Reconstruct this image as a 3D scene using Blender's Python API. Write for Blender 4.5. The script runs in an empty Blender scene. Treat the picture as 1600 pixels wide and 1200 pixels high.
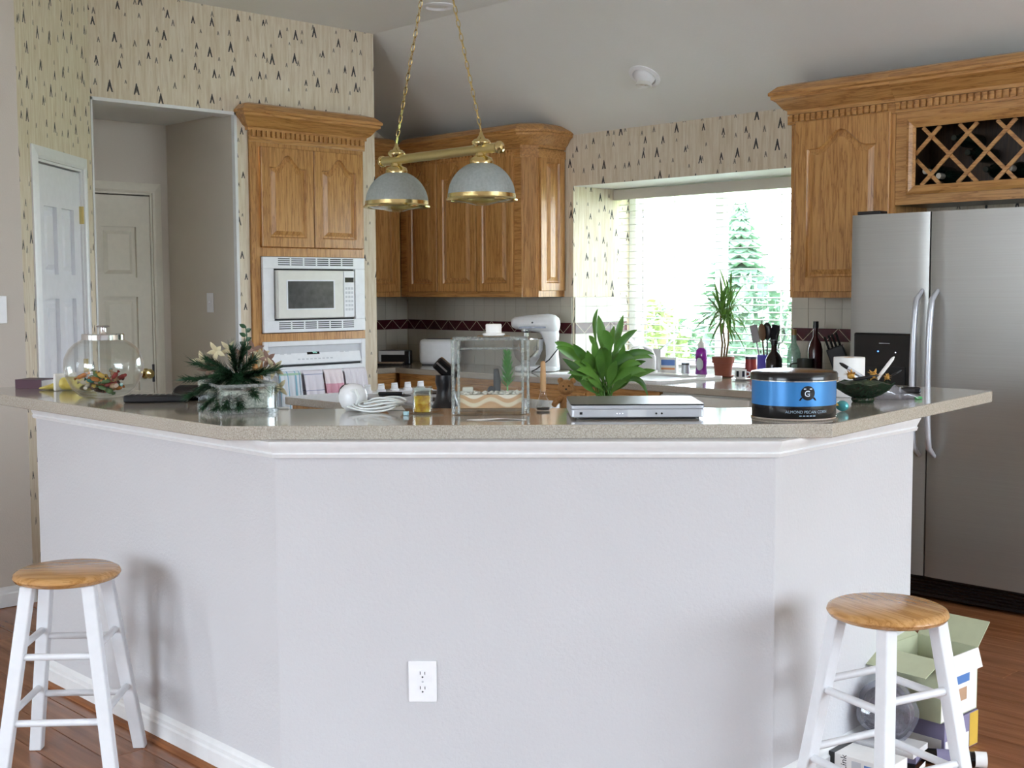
import bpy, bmesh, math, random
from mathutils import Vector, Matrix, Euler
random.seed(7)
S = bpy.context.scene
COL = S.collection
PI = math.pi

# ------------------------------------------------------------------ camera
cam_data = bpy.data.cameras.new('camera')
cam = bpy.data.objects.new('camera', cam_data)
COL.objects.link(cam)
CAM_H = 1.445
yaw, pitch, roll = -0.01769, 0.0756167, -0.00446198
cy, sy = math.cos(yaw), math.sin(yaw); cp, sp = math.cos(pitch), math.sin(pitch); cr, sr = math.cos(roll), math.sin(roll)
c45 = math.sqrt(.5)
Rw = (Matrix(((cr, -sr, 0), (sr, cr, 0), (0, 0, 1))) @ Matrix(((1, 0, 0), (0, cp, -sp), (0, sp, cp)))
      @ Matrix(((1, 0, 0), (0, 0, -1), (0, 1, 0))) @ Matrix(((cy, -sy, 0), (sy, cy, 0), (0, 0, 1)))
      @ Matrix(((c45, c45, 0), (-c45, c45, 0), (0, 0, 1))))
r0, r1, r2 = Rw[0], -Rw[1], -Rw[2]
cam.matrix_world = Matrix(((r0[0], r1[0], r2[0], 0), (r0[1], r1[1], r2[1], 0), (r0[2], r1[2], r2[2], CAM_H), (0, 0, 0, 1)))
cam_data.sensor_width = 36
cam_data.lens = 1943.88 / 1600 * 36
cam_data.clip_end = 300
S.camera = cam

# ------------------------------------------------------------------ world, light, exposure
world = bpy.data.worlds.new('overcast_sky'); S.world = world
world.use_nodes = True
bg = world.node_tree.nodes['Background']
bg.inputs['Color'].default_value = (0.845, 0.96, 1.09, 1)
SKY = 16.0
bg.inputs['Strength'].default_value = SKY
S.view_settings.view_transform = 'Standard'
S.view_settings.look = 'None'
S.view_settings.gamma = 1
S.view_settings.use_curve_mapping = False
S.view_settings.exposure = 0.2

def portal(name, loc, rot, sx, sy_):
    l = bpy.data.lights.new(name, 'AREA'); l.shape = 'RECTANGLE'; l.size = sx; l.size_y = sy_
    l.cycles.is_portal = True
    o = bpy.data.objects.new(name, l); COL.objects.link(o); o.location = loc; o.rotation_euler = rot
    return o
# daylight comes in through the kitchen window and the tall living room windows, the rear one added as fill
portal('kitchen_window_daylight', (-4.79, 6.62, 1.5), (-PI/2, 0, 0), 1.75, 1.3)
portal('living_window_daylight', (3.15, 4.0, 1.52), (0, PI/2, 0), 2.45, 3.2)
portal('rear_fill_daylight', (-2.0, -4.14, 1.55), (PI/2, 0, 0), 3.0, 2.3)
portal('left_window_daylight', (-5.63, -3.35, 1.52), (0, -PI/2, 0), 2.45, 1.5)

# ------------------------------------------------------------------ materials
def lin(c):
    if isinstance(c, str):
        c = [int(c[i:i+2], 16) / 255 for i in (0, 2, 4)]
    return tuple((v / 12.92 if v <= .04045 else ((v + .055) / 1.055) ** 2.4) for v in c) + (1,)
MATS = {}
class NT:
    def __init__(s, name):
        s.m = bpy.data.materials.new(name); s.m.use_nodes = True; s.t = s.m.node_tree; s.n = s.t.nodes
        s.b = s.n['Principled BSDF']; s.out = s.n['Material Output']
        MATS[name] = s.m
    def new(s, typ, **kw):
        n = s.n.new(typ)
        for k, v in kw.items(): setattr(n, k, v)
        return n
    def link(s, a, b): s.t.links.new(a, b)
    def math(s, op, a, b=None, c=None, clamp=False):
        n = s.n.new('ShaderNodeMath'); n.operation = op; n.use_clamp = clamp
        for i, v in enumerate((a, b, c)):
            if v is None: continue
            if isinstance(v, (int, float)): n.inputs[i].default_value = v
            else: s.link(v, n.inputs[i])
        return n.outputs[0]
    def mix(s, fac, a, b):
        n = s.n.new('ShaderNodeMix'); n.data_type = 'RGBA'
        if isinstance(fac, (int, float)): n.inputs[0].default_value = fac
        else: s.link(fac, n.inputs[0])
        for i, v in ((6, a), (7, b)):
            if isinstance(v, tuple): n.inputs[i].default_value = v
            else: s.link(v, n.inputs[i])
        return n.outputs[2]
    def noise(s, vec, scale, detail=3, rough=.5):
        n = s.n.new('ShaderNodeTexNoise'); n.inputs['Scale'].default_value = scale; n.inputs['Detail'].default_value = detail
        n.inputs['Roughness'].default_value = rough
        if vec is not None: s.link(vec, n.inputs['Vector'])
        return n.outputs['Fac']
    def ramp(s, fac, stops):
        n = s.n.new('ShaderNodeValToRGB'); e = n.color_ramp.elements
        while len(e) < len(stops): e.new(.5)
        for el, (p, c) in zip(e, stops): el.position = p; el.color = c
        s.link(fac, n.inputs['Fac']); return n.outputs['Color']
    def mapping(s, vec, scale=(1, 1, 1), rot=(0, 0, 0)):
        n = s.n.new('ShaderNodeMapping'); n.inputs['Scale'].default_value = scale; n.inputs['Rotation'].default_value = rot
        s.link(vec, n.inputs['Vector']); return n.outputs[0]
    def coord(s, k='Object'):
        return s.n.new('ShaderNodeTexCoord').outputs[k]
    def bump(s, h, strength=.2, dist=.01):
        n = s.n.new('ShaderNodeBump'); n.inputs['Strength'].default_value = strength; n.inputs['Distance'].default_value = dist
        s.link(h, n.inputs['Height']); s.link(n.outputs[0], s.b.inputs['Normal'])
    def set(s, color=None, rough=None, metal=None, **kw):
        if color is not None:
            if isinstance(color, (tuple, str)): s.b.inputs['Base Color'].default_value = lin(color) if isinstance(color, str) else color
            else: s.link(color, s.b.inputs['Base Color'])
        if rough is not None: s.b.inputs['Roughness'].default_value = rough
        if metal is not None: s.b.inputs['Metallic'].default_value = metal
        for k, v in kw.items(): s.b.inputs[k.replace('_', ' ')].default_value = v
        return s
def plain(name, color, rough=.5, metal=0, var=.06, scale=30, **kw):
    """plain colour with a slight procedural unevenness"""
    t = NT(name); c = lin(color)
    n = t.noise(t.coord(), scale, 3)
    d = tuple(max(0, v * (1 - var)) for v in c[:3]) + (1,); l = tuple(min(1, v * (1 + var)) for v in c[:3]) + (1,)
    t.set(t.mix(n, d, l), rough, metal, **kw)
    return t.m

def wall_uv(t):
    """u along the wall, v up, whatever way the wall faces"""
    g = t.new('ShaderNodeNewGeometry')
    cr_ = t.new('ShaderNodeVectorMath', operation='CROSS_PRODUCT'); t.link(g.outputs['True Normal'], cr_.inputs[0]); cr_.inputs[1].default_value = (0, 0, 1)
    dt = t.new('ShaderNodeVectorMath', operation='DOT_PRODUCT'); t.link(cr_.outputs[0], dt.inputs[0]); t.link(g.outputs['Position'], dt.inputs[1])
    sep = t.new('ShaderNodeSeparateXYZ'); t.link(g.outputs['Position'], sep.inputs[0])
    cb = t.new('ShaderNodeCombineXYZ'); t.link(dt.outputs['Value'], cb.inputs[0]); t.link(sep.outputs[2], cb.inputs[1])
    return cb.outputs[0]

def painted_wall(name, color, bump=.25, scale=170):
    t = NT(name); g = t.new('ShaderNodeNewGeometry')
    n1 = t.noise(g.outputs['Position'], 3, 2)
    c = lin(color); t.set(t.mix(n1, tuple(v * .97 for v in c[:3]) + (1,), tuple(min(1, v * 1.03) for v in c[:3]) + (1,)), .75)
    t.bump(t.noise(g.outputs['Position'], scale, 3, .6), bump, .004)
    return t.m
painted_wall('bar_paint', 'CDCCCE', .45, 90)
painted_wall('beige_paint', 'C8BFB4')
painted_wall('living_paint', 'E6E6E6')
painted_wall('hall_paint', 'D8CFC2')
painted_wall('ceiling_paint', 'EDEDE9', .3, 60)
plain('trim_white', 'E9E9E9', .35)
plain('door_white', 'E6E6EA', .35)
plain('hall_door_white', 'E8E2D2', .35)

def wallpaper():
    t = NT('wallpaper'); uv = wall_uv(t)
    streak = t.noise(t.mapping(uv, (60, 4, 1)), 1.0, 4, .6)
    streak2 = t.noise(t.mapping(uv, (170, 9, 1)), 1.0, 2, .6)
    basec = t.ramp(streak, [(.3, lin('CFBDA0')), (.5, lin('DDCFB8')), (.7, lin('E6DCC9'))])
    basec = t.mix(t.math('MULTIPLY', t.math('GREATER_THAN', streak2, .6), .25), basec, lin('B79F85'))
    col = basec
    for i, (sc, off, hmin, hmax, seedv) in enumerate(((6.8, 0, .036, .066, 0), (8.6, 3.37, .018, .036, 5))):
        mp = t.new('ShaderNodeMapping'); mp.inputs['Location'].default_value = (off, off * .7, 0); t.link(uv, mp.inputs['Vector'])
        v = t.new('ShaderNodeTexVoronoi', voronoi_dimensions='2D'); v.inputs['Scale'].default_value = sc; v.inputs['Randomness'].default_value = .62
        t.link(mp.outputs[0], v.inputs['Vector'])
        d = t.new('ShaderNodeVectorMath', operation='SUBTRACT'); t.link(mp.outputs[0], d.inputs[0]); t.link(v.outputs['Position'], d.inputs[1])
        s = t.new('ShaderNodeSeparateXYZ'); t.link(d.outputs[0], s.inputs[0])
        rs = t.new('ShaderNodeSeparateColor'); t.link(v.outputs['Color'], rs.inputs[0])
        h = t.math('MULTIPLY_ADD', rs.outputs[0], hmax - hmin, hmin)
        # tt: 0 at the tip, 1 at the foot of the little tree
        tt = t.math('DIVIDE', t.math('SUBTRACT', t.math('MULTIPLY', h, .5), s.outputs[1]), h)
        wob = t.math('MULTIPLY', t.math('SUBTRACT', t.noise(uv, 260, 2), .5), .006)
        ax = t.math('ADD', t.math('ABSOLUTE', s.outputs[0]), wob)
        w = t.math('MULTIPLY', t.math('MULTIPLY', h, .25), tt)
        outer = t.math('LESS_THAN', ax, t.math('ADD', w, .0022))
        notch = t.math('GREATER_THAN', ax, t.math('MULTIPLY', t.math('SUBTRACT', tt, .55), t.math('MULTIPLY', h, .34)))
        m = t.math('MULTIPLY', outer, notch)
        m = t.math('MULTIPLY', m, t.math('MULTIPLY', t.math('GREATER_THAN', tt, 0), t.math('LESS_THAN', tt, 1)))
        if i: m = t.math('MULTIPLY', m, .75)
        dark = t.mix(t.noise(uv, 120, 2), lin('1F2E2C'), lin('574B4C'))
        col = t.mix(m, col, dark)
    t.set(col, .7)
    return t.m
wallpaper()

def oak(name, c1, c2, c3, axis=2, rough=.34):
    t = NT(name); o = t.coord('Object')
    info = t.new('ShaderNodeObjectInfo')
    off = t.new('ShaderNodeVectorMath', operation='ADD'); t.link(o, off.inputs[0])
    cb = t.new('ShaderNodeCombineXYZ')
    for i in range(3): t.link(t.math('MULTIPLY', info.outputs['Random'], (7.3, 3.1, 5.7)[i]), cb.inputs[i])
    t.link(cb.outputs[0], off.inputs[1])
    sc = [14, 14, 14]; sc[axis] = 1.1
    v = t.mapping(off.outputs[0], tuple(sc))
    n = t.noise(v, 1.0, 5, .62)
    sc2 = [120, 120, 120]; sc2[axis] = 4
    n2 = t.noise(t.mapping(off.outputs[0], tuple(sc2)), 1.0, 3, .6)
    ring = t.math('FRACT', t.math('MULTIPLY', n, 7.0))
    col = t.ramp(ring, [(0, lin(c2)), (.35, lin(c1)), (.75, lin(c2)), (1, lin(c3))])
    col = t.mix(t.math('MULTIPLY', t.math('GREATER_THAN', n2, .58), .55), col, lin(c3))
    t.set(col, rough); t.b.inputs['Coat Weight'].default_value = .25; t.b.inputs['Coat Roughness'].default_value = .25
    t.bump(n2, .12, .002)
    return t.m
oak('oak', 'C8965A', 'BA864B', '986636')
oak('oak_across', 'C8965A', 'BA864B', '986636', axis=1)
oak('oak_along', 'C8965A', 'BA864B', '986636', axis=0)
oak('stool_wood', 'C99A62', 'BC8A51', 'A2713C', axis=0, rough=.22)
oak('oak_shaded_inside', '4A3524', '3E2B1D', '2A1C12')  # shade of the rack inside and toe kicks put into the colour

def floor_wood():
    t = NT('floor_wood'); o = t.coord('Object'); info = t.new('ShaderNodeObjectInfo')
    off = t.new('ShaderNodeVectorMath', operation='ADD'); t.link(o, off.inputs[0])
    cb = t.new('ShaderNodeCombineXYZ')
    for i in range(3): t.link(t.math('MULTIPLY', info.outputs['Random'], (9.3, 4.1, 2.7)[i]), cb.inputs[i])
    t.link(cb.outputs[0], off.inputs[1])
    n = t.noise(t.mapping(off.outputs[0], (1.6, 26, 26)), 1.0, 5, .65)
    col = t.ramp(n, [(.25, lin('714428')), (.5, lin('935E3C')), (.75, lin('AB764F'))])
    col = t.mix(t.math('MULTIPLY', info.outputs['Random'], .35), col, lin('7A4A2E'))
    t.set(col, .24)
    return t.m
floor_wood()
def stone():
    t = NT('counter_stone'); o = t.new('ShaderNodeNewGeometry').outputs['Position']
    n = t.noise(o, 260, 3, .7); n2 = t.noise(o, 700, 2, .6)
    col = t.ramp(n, [(.3, lin('8F877A')), (.45, lin('ABA396')), (.6, lin('BDB6AA')), (.75, lin('D0CABF'))])
    col = t.mix(t.math('MULTIPLY', t.math('GREATER_THAN', n2, .62), .6), col, lin('7C7366'))
    t.set(col, .13); t.b.inputs['Coat Weight'].default_value = .4; t.b.inputs['Coat Roughness'].default_value = .06
    return t.m
stone()
plain('appliance_white', 'EDEEF0', .3)
plain('appliance_offwhite', 'E4E2DA', .35)
plain('appliance_grey', 'C9CBCF', .4)
plain('slot_dark', '3C3E40', .6)
plain('black_gap', '0C0C0D', .6)
plain('black_plastic', '17171A', .35)
plain('black_gloss', '0A0A0C', .12)
plain('silver_plastic', 'C6C9D0', .32, .35)
plain('chrome', 'E6E6E8', .08, 1, .02)
plain('dark_steel', '55565A', .3, 1)
plain('white_ceramic', 'F2F0EC', .2)
plain('plate_white', 'F4F4F6', .35)
plain('stool_white', 'E2E3E6', .38)
def brass():
    t = NT('brass'); t.set(t.mix(t.noise(t.coord(), 40), lin('DAC382'), lin('EAD8A2')), .16, 1); return t.m
brass()
plain('brass_satin', 'CDBB83', .38, .9)
def steel():
    t = NT('stainless'); g = t.new('ShaderNodeNewGeometry').outputs['Position']
    n = t.noise(t.mapping(g, (2, 2, 420)), 1.0, 3, .6)
    t.set(t.mix(n, lin('9A9893'), lin('A8A6A1')), .30, .45)
    t.b.inputs['Anisotropic'].default_value = .6
    t.bump(n, .03, .001)
    return t.m
steel()
def thin_glass(name, tint='F4FBF8', refl=1.0, rough=0.0, extra=0.0):
    t = NT(name); t.n.remove(t.b)
    tr = t.new('ShaderNodeBsdfTransparent'); tr.inputs[0].default_value = lin(tint)
    gl = t.new('ShaderNodeBsdfGlossy'); gl.inputs['Roughness'].default_value = max(rough, .015); gl.inputs[0].default_value = (1, 1, 1, 1)
    lw = t.new('ShaderNodeLayerWeight'); lw.inputs[0].default_value = .5     # same reflectance from either side of the sheet
    fr = t.math('MULTIPLY_ADD', t.math('POWER', lw.outputs['Facing'], 4.5), .85, .045)
    mx = t.new('ShaderNodeMixShader'); t.link(t.math('MULTIPLY_ADD', fr, refl, extra, clamp=True), mx.inputs[0])
    t.link(tr.outputs[0], mx.inputs[1]); t.link(gl.outputs[0], mx.inputs[2]); t.link(mx.outputs[0], t.out.inputs[0])
    return t.m
thin_glass('pane_glass', 'FAFAFA', .7)
thin_glass('clear_glass', 'FBFCFB', 1.0)
thin_glass('thick_glass', 'F2F6F4', 1.0, .03, .06)
def frosted(name, tint, w):
    t = NT(name); t.n.remove(t.b)
    tr = t.new('ShaderNodeBsdfTransparent'); tr.inputs[0].default_value = lin(tint)
    df = t.new('ShaderNodeBsdfDiffuse'); df.inputs[0].default_value = lin(tint)
    tl = t.new('ShaderNodeBsdfTranslucent'); tl.inputs[0].default_value = lin(tint)
    a = t.new('ShaderNodeMixShader'); a.inputs[0].default_value = .5; t.link(df.outputs[0], a.inputs[1]); t.link(tl.outputs[0], a.inputs[2])
    n = t.noise(t.coord(), 90, 3)
    gl = t.new('ShaderNodeBsdfGlossy'); gl.inputs['Roughness'].default_value = .12
    m1 = t.new('ShaderNodeMixShader'); t.link(t.math('MULTIPLY_ADD', n, .3, w, clamp=True), m1.inputs[0]); t.link(tr.outputs[0], m1.inputs[1]); t.link(a.outputs[0], m1.inputs[2])
    m2 = t.new('ShaderNodeMixShader'); m2.inputs[0].default_value = .08; t.link(m1.outputs[0], m2.inputs[1]); t.link(gl.outputs[0], m2.inputs[2])
    t.link(m2.outputs[0], t.out.inputs[0]); return t.m
frosted('shade_glass', 'DDE3E2', .55)
frosted('cloudy_glass', 'E6EAE9', .12)
frosted('plastic_film', 'EAEAF2', .02)

def leafmat(name, c1, c2):
    t = NT(name); n = t.noise(t.coord(), 18, 3)
    info = t.new('ShaderNodeObjectInfo')
    f = t.math('MULTIPLY_ADD', info.outputs['Random'], .5, t.math('MULTIPLY', n, .5))
    t.set(t.mix(f, lin(c1), lin(c2)), .38); return t.m
leafmat('lily_leaf', '2F5A22', '6FA040')
leafmat('dracaena_leaf', '3F6B2C', '7FAE4A')
leafmat('pine_green', '16301C', '2F5434')
leafmat('tank_plant', '2E7A2E', '55A840')
leafmat('outdoor_conifer', '58745F', '7C967F')
leafmat('outdoor_shrub', '7E9464', 'A4AE74')

# ------------------------------------------------------------------ mesh helpers
WM = {}
class B:
    """collects shapes; build() links them as ONE mesh object"""
    def __init__(s): s.v = []; s.f = []
    def add(s, vs, fs, M=None):
        o = len(s.v)
        s.v += [tuple(M @ Vector(p)) if M is not None else tuple(p) for p in vs]
        s.f += [tuple(o + i for i in f) for f in fs]; return s
    def box(s, x0, x1, y0, y1, z0, z1, M=None):
        vs = [(x0, y0, z0), (x1, y0, z0), (x1, y1, z0), (x0, y1, z0), (x0, y0, z1), (x1, y0, z1), (x1, y1, z1), (x0, y1, z1)]
        return s.add(vs, [(3, 2, 1, 0), (4, 5, 6, 7), (0, 1, 5, 4), (1, 2, 6, 5), (2, 3, 7, 6), (3, 0, 4, 7)], M)
    def prism(s, poly, z0, z1, M=None):
        n = len(poly); a = sum(poly[i][0] * poly[(i+1) % n][1] - poly[(i+1) % n][0] * poly[i][1] for i in range(n))
        if a < 0: poly = poly[::-1]
        vs = [(x, y, z0) for x, y in poly] + [(x, y, z1) for x, y in poly]
        return s.add(vs, [tuple(range(n))[::-1], tuple(range(n, 2*n))] + [(i, (i+1) % n, n + (i+1) % n, n + i) for i in range(n)], M)
    def lathe(s, prof, seg=32, M=None, sx=1, sy=1, cap=True):
        vs = []; fs = []; n = len(prof)
        for r, z in prof:
            for k in range(seg):
                a = 2 * PI * k / seg; vs.append((r * math.cos(a) * sx, r * math.sin(a) * sy, z))
        for i in range(n - 1):
            for k in range(seg):
                fs.append((i*seg + k, i*seg + (k+1) % seg, (i+1)*seg + (k+1) % seg, (i+1)*seg + k))
        if cap:
            if prof[0][0] > 1e-6: fs.append(tuple(range(seg))[::-1])
            if prof[-1][0] > 1e-6: fs.append(tuple((n-1)*seg + k for k in range(seg)))
        return s.add(vs, fs, M)
    def cyl(s, r, z0, z1, seg=24, M=None): return s.lathe([(r, z0), (r, z1)], seg, M)
    def ball(s, c, r, seg=16, rings=10, M=None):
        if isinstance(r, (int, float)): r = (r, r, r)
        vs = []; fs = []
        for i in range(rings + 1):
            t = -PI/2 + PI * i / rings
            for k in range(seg):
                a = 2 * PI * k / seg
                vs.append((c[0] + r[0] * math.cos(t) * math.cos(a), c[1] + r[1] * math.cos(t) * math.sin(a), c[2] + r[2] * math.sin(t)))
        for i in range(rings):
            for k in range(seg): fs.append((i*seg + k, i*seg + (k+1) % seg, (i+1)*seg + (k+1) % seg, (i+1)*seg + k))
        return s.add(vs, fs, M)
    def tube(s, pts, r, seg=10, closed=False, M=None):
        pts = [Vector(p) for p in pts]; n = len(pts); vs = []; fs = []
        prev = None
        for i, p in enumerate(pts):
            if closed: d = pts[(i+1) % n] - pts[i-1]
            else: d = pts[min(i+1, n-1)] - pts[max(i-1, 0)]
            d.normalize()
            if prev is None:
                u = d.cross(Vector((0, 0, 1)));
                if u.length < .05: u = d.cross(Vector((1, 0, 0)))
            else: u = prev - d * prev.dot(d)
            u.normalize(); prev = u; w = d.cross(u)
            rr = r[i] if isinstance(r, (list, tuple)) else r
            for k in range(seg):
                a = 2 * PI * k / seg; vs.append(tuple(p + u * math.cos(a) * rr + w * math.sin(a) * rr))
        for i in range(n if closed else n - 1):
            j = (i + 1) % n
            for k in range(seg): fs.append((i*seg + k, i*seg + (k+1) % seg, j*seg + (k+1) % seg, j*seg + k))
        if not closed: fs += [tuple(range(seg))[::-1], tuple((n-1)*seg + k for k in range(seg))]
        return s.add(vs, fs, M)
    def sweep(s, prof, path, z=0, closed=False):
        """prof: closed polygon of (out, up); path: xy polyline, 'out' is to its right hand side; mitred corners"""
        n = len(path); m = len(prof); vs = []; fs = []
        for i in range(n):
            p = Vector(path[i]); ds = []
            if i > 0 or closed: ds.append((p - Vector(path[i-1])).normalized())
            if i < n-1 or closed: ds.append((Vector(path[(i+1) % n]) - p).normalized())
            ns = [Vector((d.y, -d.x)) for d in ds]
            if len(ns) == 2:
                b_ = (ns[0] + ns[1]).normalized(); k = 1 / max(.3, b_.dot(ns[0])); nn = b_ * k
            else: nn = ns[0]
            for o_, u_ in prof: vs.append((p.x + nn.x * o_, p.y + nn.y * o_, z + u_))
        for i in range(n if closed else n - 1):
            j = (i + 1) % n
            for k in range(m): fs.append((i*m + k, i*m + (k+1) % m, j*m + (k+1) % m, j*m + k))
        if not closed: fs += [tuple(range(m)), tuple((n-1)*m + k for k in range(m))[::-1]]
        return s.add(vs, fs)
    def sheet(s, fn, nu, nv, M=None):
        vs = [fn(i / nu, j / nv) for j in range(nv + 1) for i in range(nu + 1)]
        fs = [(j*(nu+1) + i, j*(nu+1) + i + 1, (j+1)*(nu+1) + i + 1, (j+1)*(nu+1) + i) for j in range(nv) for i in range(nu)]
        return s.add(vs, fs, M)
    def mesh(s, name, smooth=None, fix=True):
        me = bpy.data.meshes.new(name); me.from_pydata(s.v, [], s.f); me.validate()
        if fix:
            bm = bmesh.new(); bm.from_mesh(me); bmesh.ops.recalc_face_normals(bm, faces=bm.faces); bm.to_mesh(me); bm.free()
        if smooth:
            for p in me.polygons: p.use_smooth = True
            me.set_sharp_from_angle(angle=math.radians(smooth))
        return me
    def build(s, name, mat, parent=None, smooth=None, bevel=None, label=None, solid=None, fix=True, seg=2):
        o = bpy.data.objects.new(name, s.mesh(name, smooth, fix)); COL.objects.link(o)
        o.data.materials.append(MATS[mat])
        if parent is not None: attach(o, parent)
        if solid:
            md = o.modifiers.new('thickness', 'SOLIDIFY'); md.thickness = solid; md.offset = 0
        if bevel:
            md = o.modifiers.new('bevel', 'BEVEL'); md.width = bevel; md.segments = seg; md.limit_method = 'ANGLE'; md.angle_limit = math.radians(40)
        if label: o['label'] = label
        return o
def attach(o, parent):
    o.parent = parent
    m = WM.get(parent.name)
    if m is not None: o.matrix_parent_inverse = m.inverted()
def tag(o, label, cat, group=None, kind=None):
    o['label'] = label
    if cat: o['category'] = cat
    if group: o['group'] = group
    if kind: o['kind'] = kind
    return o
def struct(o, label=None, cat=None):
    o['kind'] = 'structure'
    if label: o['label'] = label
    return o
def thing(name, label, cat, loc=(0, 0, 0), rotz=0, group=None, local=False):
    """Empty at the thing's base. local=False: its parts are given in room coordinates."""
    o = bpy.data.objects.new(name, None); COL.objects.link(o)
    o.location = loc; o.rotation_euler = (0, 0, rotz); o.empty_display_size = .05
    if not local: WM[o.name] = Matrix.Translation(loc) @ Matrix.Rotation(rotz, 4, 'Z')
    return tag(o, label, cat, group)
def dup(o, parent=None):
    c = o.copy(); COL.objects.link(c)
    if parent is not None: c.parent = parent
    for ch in list(o.children): dup(ch, c)
    return c
def T(x=0, y=0, z=0, rz=0, rx=0, ry=0):
    return Matrix.Translation((x, y, z)) @ Matrix.Rotation(rz, 4, 'Z') @ Matrix.Rotation(ry, 4, 'Y') @ Matrix.Rotation(rx, 4, 'X')
# frames for flat fronts: local x along the front, local y up, local z out of it
def front_x(x, y0, z0):   # on a plane x = const facing +x, local x runs along +y
    return Matrix(((0, 0, 1, x), (1, 0, 0, y0), (0, 1, 0, z0), (0, 0, 0, 1)))
def front_y(x0, y, z0):   # on a plane y = const facing -y, local x runs along +x
    return Matrix(((1, 0, 0, x0), (0, 0, -1, y), (0, 1, 0, z0), (0, 0, 0, 1)))
def text_mesh(body, size, align='CENTER', extrude=0.0):
    cu = bpy.data.curves.new('lettering', 'FONT'); cu.body = body; cu.size = size; cu.align_x = align; cu.align_y = 'CENTER'; cu.extrude = extrude
    cu.resolution_u = 3
    o = bpy.data.objects.new('lettering', cu); COL.objects.link(o)
    dg = bpy.context.evaluated_depsgraph_get(); me = bpy.data.meshes.new_from_object(o.evaluated_get(dg))
    vs = [tuple(v.co) for v in me.vertices]; fs = [tuple(p.vertices) for p in me.polygons]
    bpy.data.objects.remove(o); bpy.data.curves.remove(cu); bpy.data.meshes.remove(me)
    return vs, fs

# ================================================================== SETTING
ZC = 3.057
# floor: dark base and individual boards
fl = struct(B().box(-8.2, 3.4, -4.4, 6.8, -.12, -.012).build('floor', 'black_gap'))
pw, pl = .125, 1.25
plank_mesh = None
row = 0; y = 0.95
boards = 0
while y < 6.0:
    xs = -6.4 + (row * .47) % pl - pl
    while xs < .3:
        x0, x1 = max(xs, -6.4), min(xs + pl, .3)
        cx_, cyy = (x0 + x1) / 2, y + pw / 2
        inview = (cyy > 2.6 and cx_ > -2.9) or (cyy < 2.75 and cx_ < -2.6)
        if x1 - x0 > .05 and inview and abs(x1 - x0 - pl) < .01:
            if plank_mesh is None:
                o = B().box(-pl/2 + .001, pl/2 - .001, -pw/2 + .001, pw/2 - .001, -.012, 0).build('floor_plank', 'floor_wood', fl, bevel=.0015, seg=1)
                plank_mesh = o.data
            else:
                o = bpy.data.objects.new('floor_plank', plank_mesh); COL.objects.link(o); o.parent = fl
                md = o.modifiers.new('bevel', 'BEVEL'); md.width = .0015; md.segments = 1
            o.location = (cx_, cyy, 0); boards += 1
        xs += pl
    y += pw; row += 1
# boards too far away or out of sight to tell apart
rest = B()
row = 0; y = -4.3
while y < 6.0 + pw:
    xs = -8.2 + (row * .47) % pl - pl
    while xs < 3.3:
        x0, x1 = max(xs, -8.2), min(xs + pl, 3.3)
        if x1 - x0 > .05: rest.box(x0 + .001, x1 - .001, y + .001, y + pw - .001, -.013, -.0125)
        xs += pl
    y += pw; row += 1
o = rest.build('floor_boards_beyond', 'floor_wood', fl); o['kind'] = 'stuff'
o.location = (0, 0, .0095)

def wall_panel(b, p0, p1, th, holes, z0, z1):
    """vertical wall from p0 to p1 (xy), th thick to its left hand side, with rectangular holes (s0,s1,za,zb)"""
    p0 = Vector(p0); p1 = Vector(p1); L = (p1 - p0).length; ang = math.atan2(p1.y - p0.y, p1.x - p0.x)
    M = Matrix.Translation((p0.x, p0.y, 0)) @ Matrix.Rotation(ang, 4, 'Z')
    cuts = sorted(set([0, L] + [h[0] for h in holes] + [h[1] for h in holes]))
    for s0, s1 in zip(cuts, cuts[1:]):
        hh = sorted([h for h in holes if h[0] <= s0 + 1e-6 and h[1] >= s1 - 1e-6], key=lambda h: h[2])
        z = z0
        for h in hh:
            if h[2] > z + 1e-4: b.box(s0, s1, 0, th, z, h[2], M)
            z = h[3]
        if z1 > z + 1e-4: b.box(s0, s1, 0, th, z, z1, M)
    return M
# wall_left: beige, in front of the pantry
b = B(); wall_panel(b, (-5.68, -4.2), (-5.68, 2.3667), .12, [(.1, 1.6, .3, 2.75)], 0, ZC); struct(b.build('wall_left', 'beige_paint'))
# pantry wall at 45 degrees, papered
D0 = Vector((-5.68, 2.3667)); D1 = Vector((-6.351, 3.038))
b = B(); MD = wall_panel(b, D0, D1, .12, [(.19, .79, 0, 2.075)], 0, ZC); struct(b.build('wall_pantry', 'wallpaper'))
# oven wall, papered, with hall opening and cabinet niche
b = B(); wall_panel(b, (-6.35, 3.038), (-6.35, 4.926), .12, [(.002, .875, 0, 2.467), (.957, 1.784, 0, 2.44)], 0, ZC)
struct(b.build('wall_oven', 'wallpaper'))
b = B(); b.box(-7.47, -6.4702, 4.84, 4.926, 0, ZC); struct(b.build('wall_return', 'wallpaper'))
b = B(); b.box(-7.47, -7.35, 4.926, 6.15, 0, 3.0); struct(b.build('wall_corner', 'wallpaper'))
# white corner trim round the hall opening
b = B(); b.box(-6.475, -6.375, 3.903, 3.913, 0, 2.457); struct(b.build('trim_4', 'hall_paint'))
b = B(); b.box(-6.475, -6.343, 3.035, 3.045, 0, 2.475); b.box(-6.475, -6.343, 3.035, 3.918, 2.458, 2.476); b.box(-6.375, -6.343, 3.903, 3.921, 0, 2.476)
struct(b.build('trim_1', 'trim_white'))
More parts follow.
